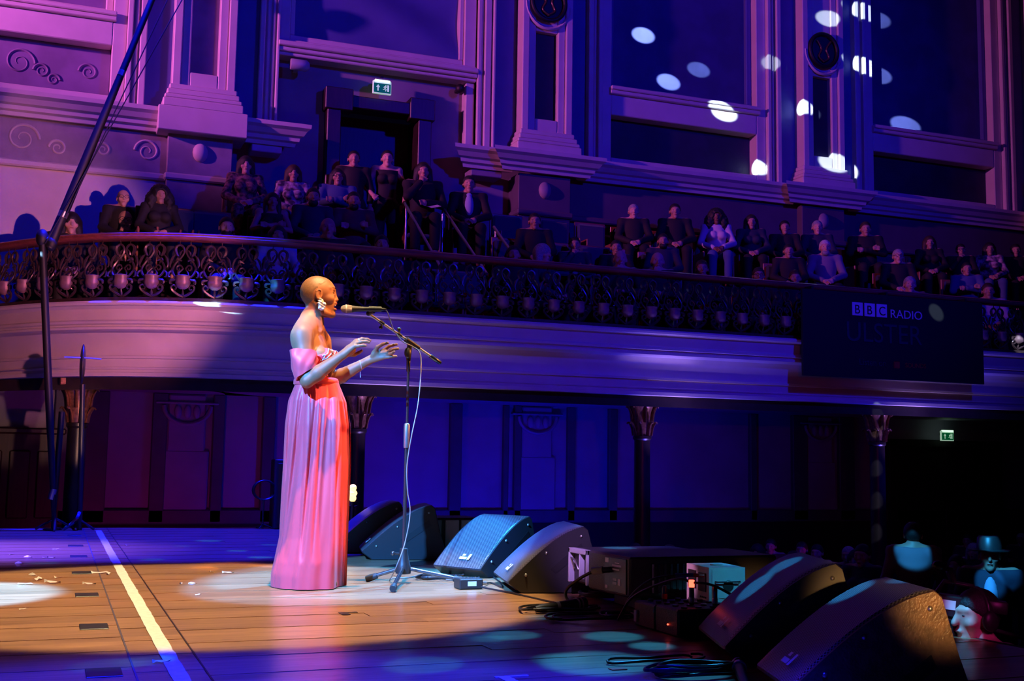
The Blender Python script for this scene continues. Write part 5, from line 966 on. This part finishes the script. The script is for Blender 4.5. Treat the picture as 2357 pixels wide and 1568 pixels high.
def pose(name, sit, arms, bare=False, slim=1.0, female=False, h=0.0105):
    """body, top, trousers meshes for one pose; arms: per side (elbow, hand)"""
    hz = 0.50 if sit else 0.92; dz = 0 if sit else 0.40
    lo, hi = ((-0.46, -0.72, -0.02), (0.46, 0.24, 1.32)) if sit else ((-0.50, -0.46, -0.02), (0.50, 0.24, 1.72))
    sh = [V3(s*0.175*slim, 0.035, 1.005+dz) for s in (-1, 1)]
    def trunk(F, e):
        F.ell((0, 0.03, 0.86+dz), (0.155*slim+e, 0.105+e, 0.17+e), 0.05); F.ell((0, 0.02, 0.66+dz), (0.14*slim+e, 0.105+e, 0.17+e), 0.05); F.ell((0, 0.035, 0.98+dz), (0.145*slim+e, 0.075+e, 0.06+e), 0.05)
        if female:
            for s in (-1, 1): F.ell((s*0.065, -0.075, 0.86+dz), (0.062+e, 0.055+e, 0.055+e), 0.02)
        for s in (0, 1): F.cone(V3(0, 0.03, 1.06+dz), sh[s], 0.042+e, 0.047+e, 0.04)
    def arm(F, e, full):
        for s in (0, 1):
            el, hd = [V3(*q)+V3(0, 0, dz) for q in arms[s]]
            F.ell(sh[s], (0.062+e, 0.06+e, 0.065+e), 0.03)
            F.cone(sh[s], el if full != 'short' else sh[s]*0.45+el*0.55, 0.050*slim+e, 0.040*slim+e, 0.02)
            if full is True: F.cone(el, hd*0.93+el*0.07, 0.041*slim+e, 0.030+e, 0.015)
    def legs(F, e, z0=0.0):
        F.ell((0, 0.01, hz), (0.165*slim+e, 0.125+e, 0.12+e), 0.05)
        for s in (-1, 1):
            if sit: F.cone((s*0.09, -0.02, 0.50), (s*0.115, -0.42, 0.50), 0.082+e, 0.060+e, 0.03); F.cone((s*0.115, -0.42, 0.50), (s*0.115, -0.40, 0.09), 0.058+e, 0.042+e, 0.02)
            else: F.cone((s*0.09, 0.01, 0.88), (s*0.10, -0.01, 0.48), 0.085+e, 0.060+e, 0.03); F.cone((s*0.10, -0.01, 0.48), (s*0.10, 0.02, 0.09), 0.060+e, 0.042+e, 0.02)
    F = Field(lo, hi, h); trunk(F, 0); legs(F, 0)
    arm(F, 0, True)
    for s in (-1, 1):
        fy = -0.41 if sit else 0.02; F.cone((s*0.11, fy, 0.045), (s*0.125, fy-0.15, 0.035), 0.042, 0.034, 0.02)
    for s in (0, 1):      # palms and curled fingers
        el, hd = [V3(*q)+V3(0, 0, dz) for q in arms[s]]; d = (hd-el)/np.linalg.norm(hd-el); sd = np.cross(d, V3(0, -1, 0.3)); sd /= np.linalg.norm(sd)+1e-9
        F.ell(hd+d*0.035, (0.036, 0.030, 0.034), 0.015)
        for k in range(4): F.cone(hd+d*0.05+sd*(k-1.5)*0.019, hd+d*0.105+sd*(k-1.5)*0.02+V3(0, 0, -0.012), 0.0115, 0.0095, 0.004)
        F.cone(hd+d*0.02-sd*0.03, hd+d*0.065-sd*0.048, 0.0125, 0.010, 0.005)
    z = 1.155+dz          # head centre
    F.cone((0, 0.03, 1.02+dz), (0, 0.01, z-0.07), 0.055, 0.052, 0.03)
    F.ell((0, 0.012, z+0.028), (0.077, 0.096, 0.092), 0.02); F.cone((0, -0.03, z), (0, -0.042, z-0.075), 0.060, 0.040, 0.02); F.ell((0, -0.066, z-0.098), (0.024, 0.022, 0.022), 0.015)
    F.cone((0, -0.084, z+0.02), (0, -0.104, z-0.024), 0.010, 0.015, 0.008); F.ell((0, -0.084, z-0.058), (0.026, 0.012, 0.011), 0.008)
    for s in (-1, 1):
        F.cone((s*0.045, -0.066, z+0.034), (s*0.012, -0.086, z+0.034), 0.012, 0.012, 0.01); F.ell((s*0.033, -0.093, z+0.012), (0.015, 0.010, 0.009), 0.008, sub=True); F.ell((s*0.031, -0.069, z+0.012), (0.0135, 0.0135, 0.0125), 0.004)
        F.ell((s*0.046, -0.052, z-0.02), (0.022, 0.026, 0.024), 0.015); F.ell((s*0.080, 0.012, z-0.005), (0.009, 0.020, 0.032), 0.006)
    b = np_mesh('audience_body', *F.surface())
    T = Field(lo, hi, 0.014); trunk(T, 0.016); arm(T, 0.014, False if bare else True)
    if bare:
        T = Field(lo, hi, 0.014); trunk(T, 0.014)
    X, Y, Z = T.grid(); T.d = np.maximum(T.d, Z-(1.045+dz-(0.05 if bare else 0.0))-np.abs(X)*0.05).astype(np.float32); T.d = np.maximum(T.d, (0.53+dz)-Z).astype(np.float32)
    t = np_mesh('top', *T.surface())
    L = Field(lo, hi, 0.016); legs(L, 0.014); X, Y, Z = L.grid(); L.d = np.maximum(L.d, 0.11-Z+0*X).astype(np.float32)
    l = np_mesh('trousers', *L.surface())
    POSES[name] = (b, t, l, z)
LAP = (((-0.25, -0.06, 0.74), (-0.07, -0.26, 0.63)), ((0.25, -0.06, 0.74), (0.06, -0.28, 0.64)))
CROSS = (((-0.25, -0.08, 0.77), (0.06, -0.20, 0.82)), ((0.25, -0.08, 0.77), (-0.07, -0.22, 0.80)))
CHIN = (((-0.20, -0.20, 0.80), (-0.04, -0.135, 1.00)), ((0.25, -0.06, 0.74), (0.02, -0.26, 0.72)))
HANG = (((-0.25, 0.04, 0.74), (-0.24, -0.03, 0.50)), ((0.25, 0.04, 0.74), (0.24, -0.03, 0.50)))
HIP = (((-0.29, 0.03, 0.76), (-0.19, -0.12, 0.62)), ((0.27, 0.03, 0.75), (0.24, -0.05, 0.52)))
HOLD = (((-0.25, -0.06, 0.76), (-0.11, -0.28, 0.78)), ((0.25, -0.06, 0.76), (0.10, -0.28, 0.79)))
pose('lap', True, LAP); pose('cross', True, CROSS, slim=1.08); pose('chin', True, CHIN); pose('lap_f', True, LAP, slim=0.9, female=True); pose('bare_f', True, CROSS, bare=True, slim=0.9, female=True)
pose('stand', False, HANG); pose('stand_f', False, HIP, bare=True, slim=0.9, female=True); pose('operate', False, HOLD, h=0.0085)
def hair_mesh(style):
    # style shells round a head centred at z=0
    lo, hi = (-0.2, -0.18, -0.42), (0.2, 0.2, 0.2); F = Field(lo, hi, 0.010); X, Y, Z = F.grid(); c = (0, 0.016, 0.030)
    face = np.sqrt((X/0.066)**2+((Y+0.13)/0.095)**2+((Z+0.02)/0.088)**2)-1
    if style == 'short': F.ell(c, (0.085, 0.103, 0.100), 0.0); cut = np.maximum(0.0-(Z+Y*0.70), -face*0.06)
    elif style == 'fringe': F.ell((0, 0.035, 0.0), (0.084, 0.085, 0.062), 0.0); cut = np.maximum(-0.06-Z, Z-0.045)
    elif style == 'long':
        F.ell(c, (0.092, 0.110, 0.106), 0.02)
        for s in (-1, 1): F.cone((s*0.070, 0.02, 0.02), (s*0.098, 0.0, -0.26), 0.046, 0.040, 0.03)
        F.cone((0, 0.06, 0), (0, 0.075, -0.26), 0.07, 0.06, 0.04); cut = -face*0.06
    elif style == 'bob':
        F.ell(c, (0.097, 0.112, 0.108), 0.02)
        for s in (-1, 1): F.cone((s*0.070, 0.02, 0.02), (s*0.084, 0.005, -0.10), 0.046, 0.042, 0.03)
        F.cone((0, 0.05, 0), (0, 0.06, -0.10), 0.07, 0.06, 0.04); cut = -(np.sqrt((X/0.062)**2+((Y+0.13)/0.085)**2+((Z+0.045)/0.082)**2)-1)*0.06
    elif style == 'curly':
        F.ell((0, 0.02, 0.03), (0.13, 0.13, 0.125), 0.03)
        for s in (-1, 1): F.ell((s*0.11, 0.02, -0.08), (0.075, 0.09, 0.13), 0.03); F.ell((s*0.10, 0.03, -0.17), (0.06, 0.07, 0.09), 0.03)
        F.d = (F.d+0.009*np.sin(X*95)*np.sin(Y*90)*np.sin(Z*88)).astype(np.float32); cut = -face*0.07
    elif style == 'beard': F.ell((0, -0.044, -0.078), (0.060, 0.056, 0.050), 0.01); cut = np.maximum(Z+0.040-0.035*(np.abs(X)/0.05)**2+0*Y, -(np.sqrt((X/0.025)**2+((Y+0.108)/0.02)**2+((Z+0.058)/0.011)**2)-1)*0.01)
    elif style == 'bun':
        F.ell(c, (0.086, 0.104, 0.101), 0.02); F.ell((0, 0.10, 0.09), (0.045, 0.045, 0.04), 0.02); cut = np.maximum(0.0-(Z+Y*0.9), -face*0.06)
    F.d = np.maximum(F.d, cut).astype(np.float32); return np_mesh('hair', *F.surface())
EYEM = MB().ell((0, 0, 0), (0.0105, 0.006, 0.0045), 8, 5).ell((0, 0.004, 0.022), (0.02, 0.006, 0.004), 8, 5).mesh('eye', 60); MOUM = MB().ell((0, 0, 0), (0.021, 0.005, 0.0035), 8, 5).mesh('mouth', 60)
HM = {s: hair_mesh(s) for s in ('short', 'fringe', 'long', 'bob', 'curly', 'beard', 'bun')}
gl = MB(); t = np.linspace(0, 2*PI, 17)
for s in (-1, 1): gl.tube(np.stack([s*0.034+0.026*np.cos(t), np.full_like(t, -0.098), 0.012+0.020*np.sin(t)], 1), 0.003, 5, cap=False).tube([(s*0.06, -0.096, 0.014), (s*0.084, 0.0, 0.012)], 0.0025, 5)
gl.tube([(-0.009, -0.1, 0.014), (0.009, -0.1, 0.014)], 0.003, 5); GLM = gl.mesh('glasses', 60)
hat = MB().lathe([(0.0, 0.16), (0.075, 0.16), (0.09, 0.145), (0.098, 0.055), (0.165, 0.05), (0.165, 0.042), (0.09, 0.042)], (0, 0.01, 0), 22); HATM = hat.mesh('hat', 40)
def seton(o, m): o.material_slots[0].link = 'OBJECT'; o.material_slots[0].material = m
for p_ in POSES.values():
    for me in p_[:3]: me.materials.append(None)
for me in HM.values(): me.materials.append(None)
def person(loc, face, ps, hair, hcol, top, label, trousers='black', skin=0, beard=False, glasses=False, withhat=False, scale=1.0, group='audience members', bodyname='body', tilt=0.0):
    b, tm, lm, hz = POSES[ps]; r = thing('person', label, 'person', loc, 0, group); r.rotation_euler = (0, 0, face); r.scale = (scale,)*3
    def part(n, me, m, z=0):
        o = bpy.data.objects.new(n, me); COL.objects.link(o); o.parent = r; o.location = (0, 0, z); seton(o, m); return o
    part('body', b, M['pskin'][skin]); part('top', tm, CL[top]); part('trousers', lm, CL[trousers])
    if hair: part('hair', HM[hair], M['hair'][hcol], hz)
    if beard: part('beard', HM['beard'], M['hair'][hcol if hcol != 'white' else 'grey'], hz)
    if glasses: link('glasses', GLM, M['plastic'], r, True).location = (0, 0, hz)
    for q_ in (-1, 1): link('eye', EYEM, M['lash'], r, True).location = (q_*0.031, -0.0785, hz+0.012)
    link('mouth', MOUM, M['lip'], r, True).location = (0, -0.094, hz-0.058)
    if withhat: link('hat', HATM, M['plastic'], r, True).location = (0, 0, hz)
    return r
TZ = {1: 2.12, 2: 2.78, 3: 3.33, 4: 3.33, 0: -1.45}; RY = {1: 12.95, 2: 13.9, 3: 14.9, 4: 15.35}
M['velvet'] = mat('blue_velvet', (0.022, 0.03, 0.09), 0.85, sheen=0.3); M['seatwood'] = mat('seat_wood', (0.22, 0.06, 0.04), 0.4)
seat_me = MB().bbox(-0.23, 0.23, -0.22, 0.20, 0.40, 0.46, 0.02).mesh('seat'); seat_bk = MB().bbox(-0.22, 0.22, 0.19, 0.25, 0.44, 0.90, 0.03).mesh('backrest'); seat_fr = MB().bbox(-0.25, 0.25, 0.25, 0.275, 0.40, 0.93, 0.008).mesh('back_frame'); seat_pd = MB().bbox(-0.015, 0.015, -0.18, 0.22, 0.0, 0.60, 0.008).mesh('side_panel')
def theatre_seat(loc, face, label, group):
    r = thing('theatre_seat', label, 'seat', loc, 0, group); r.rotation_euler = (0, 0, face)
    link('seat', seat_me, M['velvet'], r, True); link('backrest', seat_bk, M['velvet'], r, True); link('back_frame', seat_fr, M['seatwood'], r, True); [setattr(link('side_panel', seat_pd, M['seatwood'], r, True), 'location', (q_, 0, 0)) for q_ in (-0.235, 0.235)]
ROWN = {1: 'front', 2: 'middle', 3: 'back', 4: 'back'}
PEOPLE = [  # px, py of the head top, row, pose, hair, hair colour, top, trousers, skin, extras, label
 (566.7, 357, 3, 'lap_f', 'bob', 'black', 'floral', 'floral', 0, '', 'woman with a black bob and floral dress in the back row at the wall corner'),
 (676, 377, 3, 'lap_f', 'bob', 'brown', 'spot', 'blue', 1, '', 'woman with a brown bob and spotted pale blouse left of the balcony doorway'),
 (778, 385, 3, 'cross', 'long', 'black', 'blue', 'black', 1, 'g', 'long-haired person in glasses and blue top, arms crossed, at the doorway left jamb'),
 (815, 344, 4, 'stand', 'bun', 'black', 'black', 'black', 1, '', 'standing person in black with tied-up hair inside the balcony doorway'),
 (892, 343, 4, 'stand_f', 'bun', 'black', 'black', 'black', 0, '', 'standing woman in a black sleeveless top, hand on hip, in the balcony doorway'),
 (974.6, 371, 3, 'chin', 'long', 'black', 'black', 'black', 1, '', 'person in black leaning chin on hand at the doorway right jamb'),
 (1080, 401, 3, 'lap', 'short', 'black', 'black', 'black', 1, 'j', 'man in open black jacket and pale blue shirt right of the doorway'),
 (628, 441, 2, 'bare_f', 'long', 'black', 'black', 'black', 1, '', 'woman with long dark hair and bare shoulders in the middle balcony row'),
 (721.6, 429, 2, 'lap', 'short', 'black', 'navy', 'black', 1, 'b', 'bearded man in a dark jacket over blue, middle balcony row'),
 (815, 438, 2, 'cross', 'short', 'black', 'brown', 'black', 1, 'b', 'bearded man in a brown shirt with arms crossed, middle balcony row'),
 (522.6, 496, 1, 'lap', 'short', 'black', 'black', 'black', 0, 'b', 'bearded man at the balcony rail below the floral-dress woman'),
 (755.7, 497.7, 1, 'lap', None, 'black', 'black', 'black', 1, '', 'bald man at the balcony rail in front of the brown-shirted man'),
 (879.4, 537.5, 1, 'lap', 'short', 'black', 'wine', 'black', 1, '', 'short dark-haired person low behind the rail above the microphone'),
 (640, 516, 1, 'lap_f', 'long', 'black', 'white', 'black', 1, '', 'dark-haired person in white shirt seen through the balusters'),
 (285, 433, 2, 'lap', 'fringe', 'grey', 'black', 'black', 0, 'g', 'balding man in glasses and black jacket against the pink wall at left'),
 (370, 425, 2, 'lap_f', 'curly', 'black', 'black', 'black', 1, '', 'woman with big dark curly hair against the pink wall at left'),
 (288.6, 481, 1, 'chin', 'fringe', 'white', 'charcoal', 'black', 0, 'bg', 'white-haired bearded man with chin on hand at the balcony rail at left'),
 (165, 486, 1, 'lap', 'bob', 'black', 'black', 'black', 0, '', 'pale-faced person with dark hair at the rail, leftmost in the balcony'),
 (1231, 487, 2, 'lap', 'short', 'black', 'black', 'black', 1, '', 'smiling dark-haired man in black in front of the second pilaster'),
 (1458.5, 466.5, 3, 'lap', 'short', 'grey', 'black', 'black', 0, '', 'grey-haired man in black in the back row under the dark wall panel'),
 (1553.7, 465, 3, 'lap', 'short', 'black', 'black', 'black', 1, '', 'dark-haired man in black in the back row, right of the grey-haired man'),
 (1648.8, 479, 3, 'lap_f', 'curly', 'black', 'white', 'blue', 2, '', 'woman with big curly hair in a ruffled white top, back balcony row'),
 (1729, 491, 3, 'lap_f', 'long', 'black', 'navy', 'black', 1, '', 'long-haired woman in navy right of the ruffled white top'),
 (1182.7, 561.7, 1, 'lap', 'short', 'brown', 'black', 'black', 1, '', 'brown-haired person at the rail left of the grey bob'),
 (1250, 559, 1, 'lap_f', 'bob', 'grey', 'navy', 'black', 0, 't', 'person with a grey bob turned aside at the balcony rail'),
 (1323, 542, 2, 'chin', 'short', 'black', 'navy', 'black', 1, '', 'dark-haired person with a hand at the chin behind the grey bob'),
 (1418.5, 549, 2, 'lap', 'short', 'black', 'black', 'black', 1, '', 'short-haired person in black in the middle row behind the bald man'),
 (1428, 572.7, 1, 'chin', None, 'black', 'black', 'black', 0, '', 'bald man at the rail below the back-row grey-haired man'),
 (1526, 534, 2, 'lap', 'short', 'black', 'navy', 'black', 1, 'b', 'dark-bearded man in navy in the middle row at mid balcony'),
 (1513.7, 577, 1, 'chin', 'fringe', 'grey', 'black', 'black', 0, '', 'balding man with fingers to his cheek at the rail at mid balcony'),
 (1615.7, 594.8, 1, 'lap', 'short', 'brown', 'black', 'black', 1, '', 'brown-haired person at the rail below the ruffled white top'),
 (1806, 504, 3, 'lap', 'short', 'black', 'black', 'black', 1, '', 'dark-haired man in black in the back row left of the third pilaster base'),
 (1881, 504, 3, 'lap', 'short', 'grey', 'navy', 'black', 0, '', 'grey-haired person in navy in the back row under the third pilaster'),
 (1992, 507, 3, 'cross', 'short', 'brown', 'black', 'black', 1, '', 'broad man in black with crossed arms in the back row, right of the third pilaster'),
 (1815, 558, 2, 'lap', 'short', 'black', 'black', 'black', 1, '', 'dark-haired person in the middle row above the banner left edge'),
 (1899, 549, 2, 'lap', 'short', 'white', 'grey', 'black', 0, 'b', 'white-haired bearded man in a grey jacket above the banner'),
 (1746, 612, 1, 'lap', 'short', 'brown', 'black', 'black', 1, 'g', 'person in glasses at the rail just left of the banner'),
 (1830, 618, 1, 'lap', 'short', 'brown', 'black', 'black', 1, '', 'brown-haired person at the rail above the banner left edge'),
 (2067, 570, 2, 'lap', 'short', 'grey', 'black', 'black', 0, 'g', 'grey-haired person in glasses, middle row above the banner letters'),
 (2094, 633, 1, 'lap', 'short', 'grey', 'black', 'black', 0, '', 'grey-haired person at the rail above the banner word'),
 (2139, 540, 3, 'lap_f', 'long', 'brown', 'black', 'black', 1, '', 'long brown-haired woman in black in the back row at right'),
 (2211, 558, 3, 'chin', 'short', 'black', 'black', 'black', 1, 'g', 'dark-haired person in glasses, hand raised, back row at right'),
 (2277, 555, 3, 'lap_f', 'long', 'black', 'spot', 'blue', 1, '', 'woman with long dark hair and patterned white top, back row far right'),
 (2337, 558, 3, 'lap', 'short', 'black', 'black', 'black', 1, '', 'dark-haired person in black at the right end of the back row'),
 (2274, 648, 1, 'lap', 'short', 'brown', 'lilac', 'black', 1, '', 'person in a lilac shirt at the rail at the far right'),
 (2225, 600, 2, 'cross', 'short', 'black', 'blue', 'black', 1, '', 'person in blue in the middle row behind the lilac shirt'),
]
PLACED = []
for i, (px, py, row, ps, hr, hc, top, trs, sk, ex, lab) in enumerate(PEOPLE):
    Y = RY[row]
    if px < 330: Y += {165: 1.05, 288.6: 0.55, 285: 0.6}.get(px, 0.35)
    for t_ in range(4):
        p = at_y(px, py+4, Y)
        if all(abs(p[0]-q_[0]) > 0.46 or abs(p[1]-q_[1]) > 0.42 for q_ in PLACED): break
        Y += 0.32
    PLACED.append(p); face = math.atan2(p[0]-1.4, p[1]-6.66)*-1*0.55+(0.9 if 't' in ex else 0); top_h = 1.275 if row != 4 else 1.675
    z = TZ[row]; sc = min(1.12, max(0.92, (p[2]-z)/top_h)); off = p[2]-z-top_h*sc
    r = person((p[0], p[1], z+off), face, ps, hr, hc, top, lab, trs, sk, 'b' in ex, 'g' in ex, False, sc, 'audience seated in the balcony' if row != 4 else 'audience standing in the balcony doorway')
    if 'j' in ex:
        MB().ell((0, -0.062, 0.86), (0.062, 0.06, 0.15), 14, 10).ell((0, -0.035, 0.99), (0.05, 0.045, 0.05), 12, 8).build('shirt_front', CL['palebl'], r, smooth=60, local=True)
    if row != 4: theatre_seat((p[0], p[1]+0.06, z), face*0.4, 'blue folding seat under the '+' '.join(lab.split()[:10]), 'occupied balcony seats, %s row' % ROWN[row])
for px, py, row, lab in ((410, 487, 2, 'empty blue seat right of the curly-haired woman'), (490, 487, 2, 'empty blue seat above the rail left of the bearded man'), (1188, 515, 2, 'empty wood-framed seat left of the smiling man'), (1288, 527, 2, 'empty wood-framed seat right of the smiling man'), (1385, 540, 2, 'empty wood-framed seat below the dark panel'), (1180, 487, 3, 'empty dark seat in the back row beside the second pilaster'), (1290, 492, 3, 'empty dark seat in the back row right of the second pilaster'), (1375, 500, 3, 'empty dark seat in the back row under the dark panel'), (1020, 590, 1, 'empty seat behind the rail above the boom arm'), (1100, 583, 1, 'empty wood-topped seat at the rail left of the brown-haired person')):
    p = at_y(px, py, RY[row]); theatre_seat((p[0], p[1], TZ[row]), 0, lab, 'empty balcony seats')
# aisle handrails beside the doorway
for k, (x, y0, y1, z0, z1, lab) in enumerate(((4.15, 13.0, 14.6, 3.05, 4.15, 'slanting metal aisle handrail below the sleeveless woman'), (4.75, 13.0, 14.9, 3.0, 4.25, 'slanting metal aisle handrail left of the pale blue shirt'), (5.35, 13.0, 14.4, 2.95, 3.9, 'slanting metal aisle handrail below the man in jacket'))):
    hr_ = thing('stair_rail', lab, 'handrail', (x, y0, z0-0.9)); MB().tube([(x, y0, z0), (x, y1, z1)], 0.02, 8).build('rail', M['steel'], hr_, smooth=60)
    for f_, zb in ((0.05, 2.12), (0.95, 3.33)): MB().tube([(x, y0+(y1-y0)*f_, zb), (x, y0+(y1-y0)*f_, z0+(z1-z0)*f_)], 0.016, 8).build('post', M['steel'], hr_, smooth=60)
pp = thing('programme', 'open printed programme on the lap of the person at the doorway right jamb', 'booklet', (4.47, 14.45, 4.05))
MB().add([(4.36, 14.40, 4.10), (4.47, 14.42, 4.08), (4.47, 14.60, 4.14), (4.36, 14.58, 4.16)], [(0, 1, 2, 3)]).add([(4.47, 14.42, 4.08), (4.60, 14.40, 4.11), (4.60, 14.58, 4.17), (4.47, 14.60, 4.14)], [(0, 1, 2, 3)]).build('pages', CL['white'], pp)
# ---- people down on the floor of the hall
chair_s = MB().bbox(-0.21, 0.21, -0.2, 0.2, 0.43, 0.47, 0.01).mesh('seat'); chair_b = MB().bbox(-0.21, 0.21, 0.20, 0.23, 0.5, 0.86, 0.01).mesh('backrest'); chair_l = MB().tube([(0, 0, 0), (0, 0, 0.43)], 0.012, 6).mesh('leg')
def chair(loc, face, lab):
    r = thing('chair', lab, 'chair', loc, 0, 'chairs in the dark stalls'); r.rotation_euler = (0, 0, face); link('seat', chair_s, M['plastic'], r, True); link('backrest', chair_b, M['plastic'], r, True)
    for sx_ in (-0.18, 0.18):
        for sy_ in (-0.17, 0.18): link('leg', chair_l, M['metal'], r, True).location = (sx_, sy_, 0)
FLOOR = [(1430, 1255, 'short', 'black', 'first faint head of three beyond the speaker box'), (1462, 1252, 'short', 'brown', 'second faint head of three beyond the speaker box'), (1540, 1257, 'long', 'brown', 'third faint head of three beyond the speaker box'),
 (1646, 1284, 'short', 'grey', 'listener low in the dark just right of the small amplifier'), (1676, 1289, 'fringe', 'grey', 'balding listener low above the dark monitor left end'), (1743, 1254, 'bob', 'black', 'listener with a bob beyond the dark monitor, nearest the column'), (1774, 1241, 'short', 'black', 'small distant listener right of the bobbed listener'), (1768, 1289, 'short', 'brown', 'listener low behind the dark monitor grille'),
 (1845, 1248, 'short', 'brown', 'distant red-lit listener above the dark monitor top'), (1825, 1270, 'long', 'black', 'long-haired listener just above the dark monitor top'), (1880, 1254, 'short', 'black', 'red-lit listener in dark clothes right above the dark monitor'), (1952, 1259, 'short', 'grey', 'cyan-dotted listener between dark monitor and third column'), (1970, 1267, 'bob', 'brown', 'second cyan-dotted listener left of the third column'), (1984, 1254, 'short', 'black', 'red-lit listener just left of the third column'),
 (2200, 1279, 'long', 'brown', 'red-lit listener between the standing man and the man in a hat'), (2226, 1230, 'short', 'black', 'dark listener just left of the man in a hat'), (2240, 1252, 'bob', 'grey', 'cyan-lit listener at the shoulder of the man in a hat'), (2350, 1228, 'short', 'white', 'cyan-lit listener at the right picture edge')]
FP = [np.array(q_) for q_ in ((7.6, 8.9, 0), (7.8, 8.1, 0))]
for i, (px, py, hr, hc, lab) in enumerate(FLOOR):
    for Yc in np.arange(14.7, 7.5, -0.3):
        p = at_y(px, py, Yc); sc = (p[2]+1.45)/1.275
        if 0.9 < sc < 1.16 and all(math.hypot(p[0]-q_[0], p[1]-q_[1]) > 0.62 for q_ in FP) and all(math.hypot(p[0]-cx_, p[1]-12.62) > 0.5 for cx_ in (6.68, 10.22)): break
    else: p = at_y(px, py, 12.0+0.5*(i % 4)); sc = (p[2]+1.45)/1.275
    FP.append(p); fc = math.atan2(p[0]-1.4, p[1]-6.66)*-1
    person((p[0], p[1], -1.45), fc, ('lap', 'lap_f', 'cross')[i % 3], hr, hc, ('black', 'navy', 'wine', 'charcoal')[i % 4], lab, 'black', i % 2, False, False, False, sc, 'audience in the dark stalls')
    chair((p[0], p[1]+0.02, -1.45), fc, 'dark chair under the '+' '.join(lab.split()[:10]))
p = at_z(2100, 1203, 0.22); p = CAM+(p-CAM)*1.0
person((p[0], p[1], -1.45), -0.6+PI, 'stand', 'short', 'black', 'grey', 'standing man seen from behind with a cyan light disc on his back', 'black', 1, scale=(p[2]+1.45)/1.675, group='standing in the stalls')
p = at_z(2275, 1190, 0.36)
hm_ = person((p[0], p[1], -1.45), -0.75, 'stand', 'short', 'black', 'navy', 'standing man in a black hat and dark jacket over a pale shirt', 'black', 1, withhat=True, scale=0.97, group='standing in the stalls')
MB().ell((0, -0.05, 1.24), (0.06, 0.075, 0.16), 14, 10).build('shirt_front', CL['palebl'], hm_, smooth=60, local=True)
# camera operator in profile, with a shoulder-high video camera on a tripod
p = at_z(2243, 1358, 0.20)
op = person((p[0], p[1], -1.45), math.radians(-100), 'operate', 'short', 'black', 'black', 'camera operator in profile with magenta-lit cheek at the right edge', 'black', 0, scale=(p[2]+1.45)/1.675, group='camera crew')
hd_ = MB(); hz = POSES['operate'][3]
hd_.tube([(0.092*math.cos(a), 0.01, hz+0.01+0.118*math.sin(a)) for a in np.linspace(-0.1, PI+0.1, 14)], 0.009, 6)
for s in (-1, 1): hd_.ell((s*0.096, 0.012, hz-0.005), (0.022, 0.04, 0.045), 12, 8)
hd_.build('headset', M['plastic'], op, smooth=60, local=True)
pc2 = at_z(2180, 1395, 0.08); pc2 = CAM+(pc2-CAM)*(np.linalg.norm(p-CAM)/np.linalg.norm(pc2-CAM)); f_ = np.array([-0.80, 0.60, 0.10]); f_ /= np.linalg.norm(f_); s_ = np.cross(f_, UPV); s_ /= np.linalg.norm(s_); u_ = np.cross(s_, f_); RC = np.stack([f_, s_, u_], 1)
vc = thing('video_camera', 'black broadcast video camera pointed at the stage before the operator', 'camera', tuple(pc2-UPV*1.5))
MB().bbox(-0.16, 0.06, -0.045, 0.045, -0.045, 0.05, 0.008).build('camera_body', M['plastic'], vc)
vb = vc.children[0]
for v in vb.data.vertices: v.co = Vector(tuple(RC@np.array(v.co)+pc2))
def vpart(b, n, m): 
    for k in range(len(b.v)): b.v[k] = b.v[k]@RC.T+pc2
    return b.build(n, M[m], vc, smooth=45)
vpart(MB().tube([(0.06, 0, 0), (0.14, 0, 0), (0.145, 0, 0), (0.19, 0, 0)], [0.042, 0.042, 0.05, 0.052], 16), 'lens', 'plastic'); vpart(MB().tube([(0.188, 0, 0), (0.193, 0, 0)], 0.044, 16), 'front_glass', 'metal'); vpart(MB().tube([(0.135, 0, 0), (0.15, 0, 0)], 0.053, 16), 'focus_ring', 'blueplug')
vpart(MB().tube([(-0.12, 0, 0.05), (-0.10, 0, 0.10), (0.02, 0, 0.105), (0.05, 0, 0.05)], 0.010, 8), 'carry_handle', 'metal'); vpart(MB().tube([(-0.02, -0.02, 0.105), (0.0, -0.02, 0.16), (0.04, -0.02, 0.165)], 0.012, 8).ell((0.05, -0.02, 0.17), (0.03, 0.022, 0.022), 10, 6), 'top_microphone', 'metal'); vpart(MB().bbox(-0.24, -0.15, -0.06, 0.01, 0.0, 0.055, 0.006), 'viewfinder', 'plastic'); vpart(MB().box(-0.03, 0.03, -0.047, -0.0455, -0.01, 0.03), 'side_label', 'label'); vpart(MB().tube([(-0.10, 0.0, -0.06), (-0.34, 0.06, -0.10)], 0.009, 8), 'pan_bar', 'metal')
MB().tube([pc2-UPV*0.05, pc2-UPV*0.35], [0.04, 0.035], 12).build('tripod_head', M['plastic'], vc, smooth=50)
for k in range(3): MB().tube([pc2-UPV*0.33, np.array([pc2[0]+0.25*math.cos(k*2.1+0.3), pc2[1]+0.25*math.sin(k*2.1+0.3), -1.44])], 0.018, 8).build('tripod_leg', M['metal'], vc, smooth=50)
